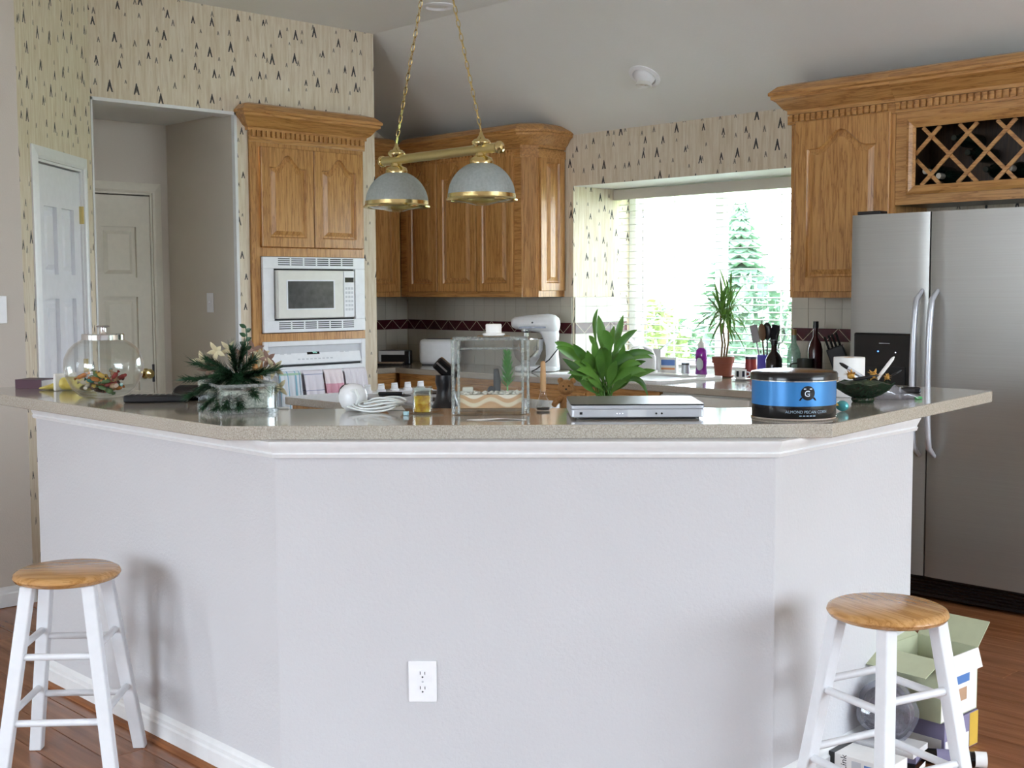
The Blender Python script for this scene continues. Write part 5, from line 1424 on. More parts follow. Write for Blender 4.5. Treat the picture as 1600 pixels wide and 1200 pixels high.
# (start px, bend px, tip px, depth, width)
LV = [((925, 560), (885, 540), (868, 533), .03, .062), ((930, 575), (890, 545), (870, 540), .05, .07), ((935, 545), (925, 500), (936, 482), -.02, .03), ((940, 580), (905, 550), (897, 535), .06, .06), ((945, 560), (942, 520), (936, 492), .0, .065),
      ((955, 560), (950, 520), (942, 515), .04, .075), ((960, 560), (968, 515), (976, 492), -.03, .05), ((955, 565), (970, 525), (997, 514), .02, .055), ((960, 570), (985, 540), (1022, 552), .04, .05), ((960, 580), (990, 545), (1022, 560), -.02, .05),
      ((960, 590), (985, 565), (1008, 562), .06, .055), ((965, 600), (995, 580), (1026, 578), .0, .055), ((965, 605), (1000, 570), (1012, 617), .05, .04), ((940, 590), (920, 560), (918, 545), .07, .065), ((945, 600), (935, 560), (938, 540), .08, .06),
      ((952, 605), (955, 575), (962, 560), .09, .07), ((935, 605), (905, 590), (890, 575), .06, .05), ((930, 600), (905, 575), (880, 560), -.02, .055), ((955, 600), (975, 575), (985, 555), .03, .06), ((950, 600), (948, 570), (952, 545), .05, .065),
      ((945, 610), (925, 590), (912, 572), .08, .05), ((960, 610), (975, 595), (985, 580), .09, .05), ((940, 560), (930, 530), (922, 525), -.05, .04), ((950, 560), (958, 530), (962, 510), -.06, .05), ((935, 615), (915, 600), (905, 585), .08, .045), ((955, 615), (965, 590), (978, 592), .1, .05), ((950, 590), (930, 560), (928, 530), .03, .06), ((957, 585), (972, 560), (975, 535), .05, .055)]
for i_ in range(20):
    a_ = rnd.uniform(-1.25, 1.25); r_ = rnd.uniform(45, 80); h_ = rnd.uniform(20, 75)
    tx0 = 947 + rnd.uniform(-14, 14); LV.append(((tx0 + 14 * math.sin(a_), rnd.uniform(575, 605)), (tx0 + r_ * .6 * math.sin(a_), 590 - h_ * math.cos(a_)), (tx0 + r_ * math.sin(a_), 588 - h_ * .95 * math.cos(a_) + rnd.uniform(-5, 22)), rnd.uniform(-.08, .12), rnd.uniform(.04, .065)))
soil = Vector((lx, ly, CT + .09))
for (s0, s1, s2, f_, W) in LV:
    p0 = lp_(s0[0], s0[1], f_ * .5); p1 = lp_(s1[0], s1[1], f_); p2 = lp_(s2[0], s2[1], f_ * 1.5)
    b = B(); leaf(b, (p0, p1, p2), W * .58, .35); o = b.build('leaf', 'lily_leaf', lily, smooth=70, fix=False)
    root = soil + LAT * rnd.uniform(-.03, .03) + DEP * rnd.uniform(-.03, .03)
    b = B(); b.tube([root, root.lerp(p0, .5) + Vector((0, 0, .01)), p0], [.0028, .0024, .0018], 6); b.build('stem', 'lily_leaf', lily, smooth=60)
# --- teddy bear
tx_, ty_ = -3.57, 3.78
tb = thing('teddy_bear', 'small tan teddy bear peeping over the laptop', 'toy', (tx_, ty_, CT))
def fur():
    t = NT('bear_fur'); t.set(t.mix(t.noise(t.coord(), 120, 3), lin('9C6A3C'), lin('D3A06A')), .95); t.bump(t.noise(t.coord(), 400, 2), .8, .004); return t.m
fur()
B().ball((tx_, ty_, CT + .048), (.042, .036, .048), 18, 12).build('body', 'bear_fur', tb, smooth=60)
h_ = B().ball((tx_ - .012, ty_ - .008, CT + .122), (.036, .034, .032), 18, 12).build('head', 'bear_fur', tb, smooth=60)
for s in (-1, 1): B().ball(Vector((tx_ - .012, ty_ - .004, CT + .150)) + LAT * s * .026, .013, 10, 8).build('ear', 'bear_fur', h_, smooth=60)
B().ball(Vector((tx_ - .012, ty_ - .008, CT + .114)) + DEP * .032, .014, 10, 8).build('muzzle', 'bear_fur', h_, smooth=60)
B().ball(Vector((tx_ - .012, ty_ - .008, CT + .118)) + DEP * .045, .004, 8, 6).build('nose', 'black_plastic', h_, smooth=60)
for s in (-1, 1):
    B().ball(Vector((tx_ - .012, ty_ - .008, CT + .130)) + DEP * .031 + LAT * s * .012, .003, 8, 6).build('eye', 'black_gloss', h_)
    B().tube([Vector((tx_, ty_, CT + .08)) + LAT * s * .03, Vector((tx_, ty_, CT + .065)) + LAT * s * .055 + DEP * .015, Vector((tx_, ty_, CT + .05)) + LAT * s * .065 + DEP * .03], [.014, .014, .012], 10).build('arm', 'bear_fur', tb, smooth=60)
    B().tube([Vector((tx_, ty_, CT + .02)) + LAT * s * .02, Vector((tx_, ty_, CT + .018)) + LAT * s * .035 + DEP * .045], [.018, .017], 10).build('leg', 'bear_fur', tb, smooth=60)
# --- black stand with tilted head
bx2, by2 = -4.22, 3.66
t = thing('coffee_grinder', 'black appliance with tilted head and silver strip behind the terrarium', 'appliance', (bx2, by2, CT))
B().lathe([(0, .001), (.062, .001), (.065, .006), (.060, .014), (.045, .05), (.040, .09), (.048, .12), (.046, .15), (0, .152)], 28, T(bx2, by2, CT)).build('body', 'black_plastic', t, smooth=50)
Mh = Matrix.Translation(Vector((bx2, by2, CT + .175))) @ Matrix(((LAT.x, DEP.x, 0, 0), (LAT.y, DEP.y, 0, 0), (0, 0, 1, 0), (0, 0, 0, 1))) @ Matrix.Rotation(math.radians(42), 4, 'Y')
hd = B().box(-.055, .060, -.035, .035, -.030, .030, Mh).build('head', 'black_gloss', t, bevel=.01)
B().box(-.050, .012, .0345, .0365, -.004, .004, Mh).build('silver_strip', 'chrome', hd)
# --- knife on the cooktop
t = thing('kitchen_knife', 'black handled knife lying on the cooktop behind the bar', 'knife', (-4.72, 3.86, CT + .017))
M = T(-4.76, 3.86, CT + .0168, rz=math.radians(48))
B().box(-.13, -.01, -.012, .012, 0, .016, M).build('handle', 'black_plastic', t, bevel=.005)
B().add([(-.01, -.013, .006), (.17, -.002, .006), (-.01, .013, .006), (-.01, -.013, .009), (.17, -.002, .008), (-.01, .013, .009)], [(0, 2, 1), (3, 4, 5), (0, 1, 4, 3), (1, 2, 5, 4), (2, 0, 3, 5)], M).build('blade', 'chrome', t)

# ================================================================== ON THE WINDOW COUNTER
# --- stand mixer
mxr = thing('stand_mixer', 'white stand mixer with steel bowl on the counter left of the window', 'mixer', (-5.72, 5.78, CT))
fw = Vector((-.86, -.51, 0)); sd = Vector((.51, -.86, 0))
Mm = Matrix(((fw.x, sd.x, 0, -5.685), (fw.y, sd.y, 0, 5.79), (0, 0, 1, CT), (0, 0, 0, 1)))
B().prism(rounded([(-.085, -.085), (.06, -.10), (.19, -.085), (.19, .085), (.06, .10), (-.085, .085)], .04, 5), .001, .034, Mm).build('base', 'appliance_white', mxr, bevel=.010, seg=3)
def loft(b, secs, seg=20, M=None):
    """secs: (x, z, half width y, half height z) of elliptic sections along x"""
    vs = []; fs = []
    for x, z, ry, rz_ in secs:
        for k_ in range(seg):
            a = 2 * PI * k_ / seg; vs.append((x, ry * math.cos(a), z + rz_ * math.sin(a)))
    for i in range(len(secs) - 1):
        for k_ in range(seg): fs.append((i*seg + k_, i*seg + (k_+1) % seg, (i+1)*seg + (k_+1) % seg, (i+1)*seg + k_))
    fs += [tuple(range(seg))[::-1], tuple((len(secs)-1)*seg + k_ for k_ in range(seg))]
    b.add(vs, fs, M)
b = B(); vs = []; fs = []; seg = 20
cs = [(.030, -.045, .060, .052), (.10, -.048, .042, .042), (.17, -.045, .040, .042), (.235, -.035, .050, .058), (.262, -.02, .052, .07)]
for z_, x_, ry, rx in cs:
    for k_ in range(seg):
        a = 2 * PI * k_ / seg; vs.append((x_ + rx * math.cos(a), ry * math.sin(a), z_))
for i in range(len(cs) - 1):
    for k_ in range(seg): fs.append((i*seg + k_, i*seg + (k_+1) % seg, (i+1)*seg + (k_+1) % seg, (i+1)*seg + k_))
b.add(vs, fs, Mm); b.build('column', 'appliance_white', mxr, smooth=60)
b = B(); loft(b, [(-.098, .305, .012, .012), (-.090, .305, .040, .042), (-.065, .305, .060, .062), (-.02, .308, .066, .066), (.06, .312, .062, .058), (.14, .314, .054, .048), (.20, .314, .044, .040), (.222, .314, .028, .028), (.228, .314, .008, .008)], 22, Mm)
hd = b.build('motor_head', 'appliance_white', mxr, smooth=60)
B().box(-.02, .16, -.0665, -.055, .282, .292, Mm).box(-.02, .16, .055, .0665, .282, .292, Mm).build('trim_band', 'dark_steel', hd)
B().cyl(.006, 0, .01, 12, Mm @ T(.07, .056, .318) @ Matrix.Rotation(-PI/2, 4, 'X')).build('lock_knob', 'black_plastic', hd)
B().lathe([(.020, .226), (.020, .25), (.032, .262), (.032, .272), (0, .272)], 20, Mm @ T(.13, 0, 0), cap=False).build('beater_shaft', 'chrome', hd, smooth=40)
B().lathe([(0, .036), (.045, .036), (.050, .05), (.085, .09), (.104, .14), (.108, .205), (.112, .21), (.105, .208), (.100, .14), (.08, .092), (0, .06)], 32, Mm @ T(.115, 0, 0)).build('bowl', 'chrome', mxr, smooth=50)
b = B(); b.tube([Mm @ Vector(p) for p in ((-.09, .02, .20), (-.10, .06, .15), (-.05, .10, .08), (.03, .12, .02), (.06, .13, .004))], .004, 8); b.build('power_cord', 'black_plastic', mxr, smooth=60)
# --- toaster
ts = thing('toaster', 'white toaster in the dark kitchen corner', 'toaster', (-6.72, 5.78, CT))
Mt_ = Matrix(((.80, -.60, 0, -6.72), (.60, .80, 0, 5.78), (0, 0, 1, CT), (0, 0, 0, 1)))
B().box(-.14, .14, -.08, .08, .006, .185, Mt_).build('body', 'appliance_white', ts, bevel=.03, seg=4)
for yy in (-.03, .03): B().box(-.10, .10, yy - .012, yy + .012, .183, .187, Mt_).build('bread_slot', 'black_gap', ts)
B().box(.14, .158, -.02, .02, .10, .12, Mt_).build('lever', 'black_plastic', ts, bevel=.003)
B().box(-.12, .12, -.07, .07, .0008, .008, Mt_).build('feet', 'black_plastic', ts)
# --- small black radio with light frame and tray
t = thing('radio', 'small black radio with a pale frame in the kitchen corner', 'radio', (-7.05, 5.66, CT))
Mr = Matrix(((.76, -.65, 0, -7.02), (.65, .76, 0, 5.63), (0, 0, 1, CT), (0, 0, 0, 1)))
B().box(-.13, .10, -.05, .05, .001, .10, Mr).build('casing', 'black_plastic', t, bevel=.008)
B().box(-.128, .06, -.053, -.0505, .070, .098, Mr).box(-.128, -.110, -.053, -.0505, .02, .07, Mr).build('pale_frame', 'paper_grey', t)
t = thing('baking_tray', 'grey metal baking tray on the counter in front of the radio', 'tray', (-6.9, 5.5, CT))
Mr2 = Matrix(((.76, -.65, 0, -6.93), (.65, .76, 0, 5.47), (0, 0, 1, CT), (0, 0, 0, 1)))
B().box(-.15, .11, -.04, .06, .001, .006, Mr2).build('pan', 'dark_steel', t, bevel=.002); B().tube([(-.15, -.04, .02), (.11, -.04, .02), (.11, .06, .02), (-.15, .06, .02)], .004, 8, True, Mr2).build('rolled_edge', 'chrome', t, smooth=50)
b = B()
for k_ in range(4): b.box(*((-.15, .11, -.041, -.038) if k_ == 0 else (-.15, .11, .058, .061) if k_ == 1 else (-.151, -.148, -.04, .06) if k_ == 2 else (.108, .111, -.04, .06)), .004, .02, Mr2)
b.build('sides', 'dark_steel', t)
# --- open white carton with flaps, blue packet
t = thing('white_carton', 'open pale carton with raised flaps on the sill behind the lily', 'box', (-5.10, 6.16, CT))
M = T(-5.10, 6.16, CT, rz=.45)
b = B(); w, d, h = .075, .055, .15
b.box(-w, w, -d, d, .001, .004, M); b.box(-w, w, -d, -d + .003, .004, h, M); b.box(-w, w, d - .003, d, .004, h, M); b.box(-w, -w + .003, -d + .003, d - .003, .004, h, M); b.box(w - .003, w, -d + .003, d - .003, .004, h, M); b.build('carton', 'paper_grey', t)
for sx in (-1, 1): B().box(0, .10, -d, d, -.0015, .0015, M @ T(sx * w, 0, h) @ Matrix.Rotation(-.75 if sx > 0 else PI + .75, 4, 'Y')).build('flap', 'appliance_grey', t)
plain('packet_blue', '5B82C8', .4); plain('packet_orange', 'D9905A', .4)
t = thing('blue_packet', 'white packet with blue panel and orange stripe beside the carton', 'packet', (-4.94, 6.10, CT))
M = T(-4.92, 6.12, CT, rz=.3); B().box(-.055, .055, -.02, .02, .001, .105, M).build('packet', 'paper', t, bevel=.004)
B().box(-.045, .045, -.0215, -.0203, .055, .09, M).build('blue_panel', 'packet_blue', t); B().box(-.045, .045, -.0215, -.0203, .028, .04, M).build('orange_stripe', 'packet_orange', t)
# --- purple soap bottle and small metal tin
sp_ = thing('soap_bottle', 'purple dish soap bottle standing at the sink', 'bottle', (-4.67, 6.12, CT))
frosted('purple_soap', '9A2FA0', .65)
B().lathe([(0, .001), (.036, .001), (.040, .008), (.034, .05), (.038, .10), (.040, .13), (.034, .158), (.020, .170), (.016, .174)], 28, T(-4.67, 6.12, CT), sy=.75).build('bottle', 'purple_soap', sp_, smooth=60)
B().lathe([(.020, .172), (.022, .178), (.020, .20), (.010, .210), (.008, .228), (0, .229)], 20, T(-4.67, 6.12, CT)).build('cap', 'paper', sp_, smooth=40)
B().ball((-4.667, 6.108, CT + .075), (.026, .024, .052), 16, 10).build('label_patch', 'appliance_grey', sp_, smooth=60)
t = thing('metal_tin', 'small grey metal tin left of the soap bottle', 'tin', (-4.74, 6.06, CT))
B().lathe([(0, .001), (.024, .001), (.024, .07), (.0235, .072)], 20, T(-4.745, 6.06, CT)).build('can', 'silver_plastic', t, smooth=40); B().lathe([(.025, .066), (.025, .08), (0, .081)], 20, T(-4.745, 6.06, CT)).build('lid', 'dark_steel', t, smooth=40)
# --- dracaena in terracotta pot
px_, py_ = -4.505, 6.12
dr_ = thing('potted_dracaena', 'spiky dracaena in a terracotta pot in front of the window', 'plant', (px_, py_, CT))
plain('terracotta', '8A4B3A', .8, var=.15); plain('bark', '8B7355', .8); plain('soil', '2E221A', .9)
B().lathe([(0, .006), (.048, .006), (.058, .085), (.066, .087), (.069, .122), (.061, .122), (.056, .105), (0, .104)], 28, T(px_, py_, CT)).build('pot', 'terracotta', dr_, smooth=40)
B().lathe([(0, .001), (.055, .001), (.068, .008), (.066, .010), (.05, .005), (0, .005)], 28, T(px_, py_, CT)).build('saucer', 'terracotta', dr_, smooth=40)
B().lathe([(0, .108), (.055, .1065)], 20, T(px_, py_, CT), cap=False).build('soil', 'soil', dr_)
tops = []
for (l, f_, h, ll) in ((-.012, .01, .39, -.012), (.015, -.01, .43, .03), (.002, .015, .35, .0)):
    p0 = Vector((px_, py_, CT + .105)) + LAT * l; p2 = p0 + LAT * (ll - l * .5) + DEP * f_ + Vector((0, 0, h - .105)); tops.append(p2)
    B().tube([p0, p0.lerp(p2, .35) + LAT * .008, p0.lerp(p2, .7) - LAT * .004, p2], [.007, .0065, .006, .005], 8).build('stem', 'bark', dr_, smooth=60)
rnd = random.Random(9)
for i in range(108):
    tp = tops[i % 3]; a = i * 2.399; el = rnd.uniform(-.9, 1.35) if i % 3 else rnd.uniform(-.4, 1.4); L_ = rnd.uniform(.15, .27)
    d = Vector((math.cos(a) * math.cos(el), math.sin(a) * math.cos(el), math.sin(el)))
    p1 = tp + d * L_ * .55 + Vector((0, 0, .02)); p2 = tp + d * L_ + Vector((0, 0, -.06 * math.cos(el)))
    b = B(); leaf(b, (tp - Vector((0, 0, rnd.uniform(0, .05))), p1, p2), .015, .3, d.cross(Vector((0, 0, 1))) if abs(d.z) < .97 else LAT); b.build('leaf', 'dracaena_leaf', dr_, smooth=70, fix=False)
# --- espresso cup, red can
t = thing('espresso_cup', 'black and white striped espresso cup on a saucer', 'cup', (-4.27, 5.97, CT))
B().lathe([(0, .001), (.03, .001), (.055, .010), (.053, .012), (.025, .006), (0, .006)], 28, T(-4.27, 5.97, CT)).build('saucer', 'white_ceramic', t, smooth=50)
B().lathe([(0, .0068), (.026, .007), (.032, .015), (.034, .062), (.031, .062), (.029, .018), (0, .014)], 28, T(-4.27, 5.97, CT)).build('cup', 'white_ceramic', t, smooth=50)
for k_ in range(6):
    a0 = k_ * PI / 3 + .35; vs = []
    for q in range(5):
        a = a0 + q * .12
        for z_ in (.022, .056): vs.append((-4.27 + (.0338 + .0006) * math.cos(a), 5.97 + (.0338 + .0006) * math.sin(a), CT + z_))
    B().add(vs, [(2*q, 2*q+2, 2*q+3, 2*q+1) for q in range(4)]).build('black_stripe', 'black_plastic', t, fix=False)
b = B(); b.tube([(-4.27 + .033 * .7, 5.97 + .033 * .7, CT + .05), (-4.27 + .052 * .7, 5.97 + .052 * .7, CT + .045), (-4.27 + .052 * .7, 5.97 + .052 * .7, CT + .028), (-4.27 + .033 * .7, 5.97 + .033 * .7, CT + .022)], .004, 8); b.build('handle', 'white_ceramic', t, smooth=60)
plain('can_red', '8E2F2A', .3, .2)
t = thing('red_can', 'dark red can on the counter beside the terracotta pot', 'can', (-4.345, 6.18, CT))
B().lathe([(0, .001), (.034, .001), (.036, .005), (.036, .12), (.034, .124)], 26, T(-4.345, 6.18, CT)).build('can', 'can_red', t, smooth=40); B().lathe([(.0365, .112), (.0365, .128), (0, .129)], 26, T(-4.345, 6.18, CT)).build('lid', 'dark_steel', t, smooth=40)
# --- utensil crock
ux, uy = -4.03, 5.88
uc_ = thing('utensil_crock', 'purple crock on the counter right of the window', 'crock', (ux, uy, CT))
plain('crock_purple', '5A4FC0', .25)
B().lathe([(0, .001), (.05, .001), (.052, .006), (.052, .155), (.054, .16), (.048, .16), (.047, .01), (0, .01)], 32, T(ux, uy, CT)).build('crock', 'crock_purple', uc_, smooth=40)
plain('utensil_steel', 'A8A8AA', .25, .9); plain('utensil_wood', '6B4A30', .6)
for i, (nm, l, tl, zt, mt, kind, lab) in enumerate((('spatula', -.02, -.075, .33, 'utensil_steel', 'flat', 'steel spatula leaning left in the purple crock'), ('ladle', -.005, -.03, .34, 'utensil_wood', 'round', 'brown wooden ladle in the purple crock'), ('spoon', .01, .0, .35, 'black_plastic', 'round', 'tall black serving spoon in the purple crock'), ('turner', .02, .05, .33, 'black_plastic', 'flat', 'black turner leaning right in the purple crock'), ('whisk', .03, .085, .31, 'utensil_steel', 'whisk', 'steel whisk leaning far right in the purple crock'))):
    p0 = Vector((ux, uy, CT + .015)) + LAT * l * .6; p1 = Vector((ux, uy, CT + zt)) + LAT * tl + DEP * (.01 * (i - 2)); d = (p1 - p0).normalized()
    t = thing(nm, lab, 'utensil', tuple(p0), group='utensils in the purple crock')
    B().tube([p0, p0.lerp(p1, .7)], .0045, 8).build('handle', mt, t, smooth=50)
    q = p0.lerp(p1, .68); Mq_ = Matrix.Translation(q) @ d.to_track_quat('Z', 'Y').to_matrix().to_4x4() @ Matrix.Rotation(.9, 4, 'Z')
    if kind == 'flat': B().box(-.03, .03, -.002, .002, 0, .10, Mq_).build('blade', mt, t, bevel=.0015)
    elif kind == 'round': B().ball((0, 0, .05), (.03, .012, .05), 16, 10, Mq_).build('bowl', mt, t, smooth=60)
    else:
        b = B()
        for k_ in range(5): b.tube([Mq_ @ Matrix.Rotation(k_ * PI / 5, 4, 'Z') @ Vector((.026 * math.sin(PI * u / 12) ** .8 * (1 if True else 1), 0, .10 * u / 12)) for u in range(13)] + [Mq_ @ Matrix.Rotation(k_ * PI / 5, 4, 'Z') @ Vector((-.026 * math.sin(PI * u / 12) ** .8, 0, .10 * u / 12)) for u in range(12, -1, -1)], .0012, 5)
        b.build('wires', mt, t, smooth=60)
# --- bottles right of the window
def bottle(name, label, x, y_, r, h, mat, capmat, group='bottles between window and fridge'):
    t = thing(name, label, 'bottle', (x, y_, CT), group=group)
    B().lathe([(0, .001), (r * .95, .001), (r, .006), (r, h * .58), (r * .75, h * .68), (r * .36, h * .76), (r * .34, h * .93)], 26, T(x, y_, CT)).build('glass', mat, t, smooth=50)
    B().lathe([(r * .40, h * .90), (r * .42, h * .93), (r * .40, h), (0, h)], 20, T(x, y_, CT)).build('cap', capmat, t, smooth=40)
frosted('clear_bottle', 'C3D8CE', .25); plain('red_glass', '3A1418', .15); plain('dark_brown_glass', '1E1512', .12); plain('amber_cap', '8A6A3A', .4)
bottle('oil_bottle', 'clear glass bottle with a cork right of the purple crock', -3.80, 5.80, .036, .31, 'clear_bottle', 'amber_cap')
bottle('vinegar_bottle', 'dark red bottle, the tallest between window and fridge', -3.665, 5.80, .038, .355, 'red_glass', 'black_plastic')
bottle('sauce_bottle', 'dark brown bottle with amber cap close to the fridge', -3.43, 5.84, .036, .31, 'dark_brown_glass', 'amber_cap')
bottle('soy_bottle', 'short black bottle between the crock and the clear bottle', -3.90, 5.76, .045, .25, 'dark_brown_glass', 'black_plastic')
t = thing('dark_mug', 'dark grey-green mug in front of the tall red bottle', 'mug', (-3.68, 5.70, CT))
plain('mug_dark', '2A2F28', .35)
B().lathe([(0, .001), (.04, .001), (.042, .006), (.042, .16), (.038, .16), (.037, .01), (0, .01)], 26, T(-3.665, 5.70, CT)).build('cup', 'mug_dark', t, smooth=40)
b = B(); b.tube([(-3.665 - .03, 5.70 - .028, CT + .135), (-3.665 - .055, 5.70 - .05, CT + .13), (-3.665 - .058, 5.70 - .052, CT + .08), (-3.665 - .03, 5.70 - .028, CT + .07)], .005, 8); b.build('handle', 'mug_dark', t, smooth=60)
t = thing('knife_block', 'black knife block with knives beside the fridge', 'knife block', (-3.545, 5.86, CT))
Mk = T(-3.53, 5.90, CT, rz=.5) @ T(0, 0, .03) @ Matrix.Rotation(-.35, 4, 'Y')
B().box(-.045, .045, -.05, .05, .0, .20, Mk).box(-.05, .06, -.05, .05, -.028, 0.02, T(-3.53, 5.90, CT, rz=.5) @ T(0, 0, .03)).build('block', 'black_plastic', t, bevel=.006)
for k_ in range(4):
    B().box(-.03 + k_ * .02 - .006, -.03 + k_ * .02 + .006, -.028 + (k_ % 2) * .03, -.010 + (k_ % 2) * .03, .20, .27, Mk).build('knife_handle', 'black_gloss', t, bevel=.003)

# ================================================================== ON THE FLOOR BY THE BAR END
plain('carton_green', 'B9BE9E', .7, var=.08); plain('carton_inside', 'B59B74', .8); plain('print_blue', '5C86C4', .5); plain('print_tan', 'C6A283', .5); plain('print_mauve', '8A84A2', .5)
ob = thing('open_carton', 'pale green and white carton with open flaps behind the right stool', 'box', (-1.862, 3.625, .118))
Mo = T(-1.862, 3.625, .118, rz=-.04); w, d, h = .105, .11, .195
b = B(); b.box(-w, w, -d, d, 0, .003, Mo); b.box(-w, w, -d, -d + .003, .003, h, Mo); b.box(-w, w, d - .003, d, .003, h, Mo); b.box(-w, -w + .003, -d + .003, d - .003, .003, h, Mo); b.build('carton', 'carton_green', ob)
wp = B().box(w - .003, w, -d + .003, d - .003, .003, h, Mo).build('white_end', 'paper', ob)
B().box(w, w + .0006, -.05, .06, .10, .15, Mo).build('blue_print', 'print_blue', wp); B().box(w, w + .0006, -.05, .045, .045, .085, Mo).build('tan_print', 'print_tan', wp); B().box(w, w + .0006, -.05, .05, .155, .165, Mo).build('grey_print', 'appliance_grey', wp)
for nm, Mx, sx, mt in (('flap', Mo @ T(w, 0, h) @ Matrix.Rotation(1.3, 4, 'Y'), .06, 'paper'), ('flap', Mo @ T(-w, 0, h) @ Matrix.Rotation(PI + .55, 4, 'Y'), .09, 'carton_green')):
    B().box(0, sx, -d, d, -.0015, .0015, Mx).build(nm, mt, ob)
B().box(-w, w, 0, .10, -.0015, .0015, Mo @ T(0, d, h) @ Matrix.Rotation(.75, 4, 'X')).build('flap', 'carton_green', ob)
B().box(-w, w, -.10, 0, -.0015, .0015, Mo @ T(0, -d, h) @ Matrix.Rotation(.35, 4, 'X')).build('flap', 'carton_green', ob)
lb = thing('cereal_box', 'mauve and yellow printed box lying under the open carton', 'box', (-1.86, 3.64, 0))
Mlb = T(-1.86, 3.64, 0, rz=-.03); B().box(-.105, .105, -.105, .105, .001, .112, Mlb).build('box', 'print_mauve', lb, bevel=.002)
plain('box_yellow', 'D9B24A', .5)
B().box(.1052, .1058, .05, .103, .004, .11, Mlb).build('yellow_side', 'box_yellow', lb); B().box(.1052, .1058, -.10, .045, .01, .055, Mlb).build('pale_print', 'paper', lb); B().box(-.095, .095, -.1062, -.1054, .01, .06, Mlb).build('pale_print', 'paper', lb)
tu = thing('rolled_magazine', 'rolled glossy magazine lying on the floor beside the boxes', 'magazine', (-1.72, 3.56, 0))
B().tube([(-1.79, 3.465, .024), (-1.665, 3.548, .024)], .0235, 18).build('roll', 'black_gloss', tu, smooth=50)
B().tube([(-1.668, 3.546, .024), (-1.64, 3.565, .024)], .0239, 18).build('white_end', 'paper', tu, smooth=50)
B().tube([(-1.76, 3.485, .024), (-1.72, 3.5115, .024)], .0238, 18).build('mauve_band', 'print_mauve', tu, smooth=50)
dk = thing('network_box', 'white network equipment box on the floor behind the right stool', 'box', (-1.845, 3.20, 0))
Md_ = T(-1.85, 3.235, 0, rz=.04); B().box(-.11, .10, -.055, .055, .001, .075, Md_).build('box', 'paper', dk, bevel=.002)
B().box(-.112, -.075, -.0552, .0552, .0005, .0755, Md_).build('black_end', 'black_plastic', dk)
vs, fs = text_mesh('D-Link', .028); b = B(); b.add(vs, fs, Md_ @ Matrix(((0, 0, 0, -.055), (0, 0, -1, -.0556), (1, 0, 0, .038), (0, 0, 0, 1))) @ Matrix(((1, 0, 0, 0), (0, 1, 0, 0), (0, 0, 1, 0), (0, 0, 0, 1)))) if False else None
b = B(); b.add(vs, fs, Md_ @ front_y(-.045, -.0556, .038) @ Matrix.Rotation(PI/2, 4, 'Z')); b.build('lettering', 'black_plastic', dk, fix=False)
B().box(.02, .09, -.0556, -.0551, .015, .06, Md_).build('blue_print', 'print_blue', dk); B().box(-.02, .01, -.0556, -.0551, .012, .064, Md_).build('grey_print', 'appliance_grey', dk)
bag = thing('dark_bag', 'crumpled plastic bag of dark electronics between the boxes', 'bag', (-1.87, 3.395, .08))
rnd = random.Random(2)
b = B()
def bagf(u, v):
    a = 2 * PI * u; t_ = PI * v; r_ = 1 + .10 * math.sin(3 * a + 5 * v) + .07 * math.sin(7 * a - 4 * v) + .05 * math.sin(13 * v + 2 * a)
    return (-1.87 + .085 * r_ * math.sin(t_) * math.cos(a), 3.395 + .085 * r_ * math.sin(t_) * math.sin(a), .165 - .085 * r_ * math.cos(t_))
B().sheet(bagf, 30, 18).build('film', 'plastic_film', bag, smooth=35)
def jumble():
    t = NT('dark_jumble'); n = t.noise(t.coord(), 30, 4, .7); t.set(t.ramp(n, [(.35, lin('1B1B20')), (.5, lin('3E3C44')), (.62, lin('6F6672')), (.75, lin('A8A6AC'))]), .4); t.bump(n, 1, .02); return t.m
jumble()
B().sheet(lambda u, v: tuple(Vector((-1.87, 3.395, .16)) + (Vector(bagf(u, v)) - Vector((-1.87, 3.395, .165))) * .86), 24, 14).build('contents', 'dark_jumble', bag, smooth=35)
st_ = thing('magazine_stack', 'short stack of glossy magazines under the dark plastic bag', 'magazines', (-1.87, 3.38, 0))
for k_ in range(4): B().box(-.10, .10, -.06, .055, .002 + k_ * .019, .002 + k_ * .019 + .0185, T(-1.865 + .006 * (k_ % 2), 3.375, 0, rz=.12 + .08 * (k_ % 3))).build('magazine', ('paper', 'black_gloss', 'print_mauve', 'paper_grey')[k_], st_)

# ================================================================== OUTDOORS
def grass():
    t = NT('lawn'); n = t.noise(t.new('ShaderNodeNewGeometry').outputs['Position'], 3, 4); t.set(t.mix(n, lin('7E9A5C'), lin('A4B878')), .9); return t.m
grass()
plain('pale_bounce_ground', 'DAD8D4', .8)  # unseen ground made pale to bounce daylight up to the ceiling
o = B().box(-70, 40, 6.9, 110, -1.35, -1.2).build('garden_ground', 'lawn'); struct(o, 'pale green lawn beyond the kitchen window')
o = B().box(3.6, 40, -40, 6.8, -.4, -.3).build('bounce_ground_right', 'pale_bounce_ground'); struct(o)
o = B().box(-30, -5.85, -4.4, 6.6, -.4, -.3).build('side_ground', 'pale_bounce_ground'); struct(o)
o = B().box(-30, 3.5, -40, -4.5, -.4, -.3).build('back_ground', 'pale_bounce_ground'); struct(o)
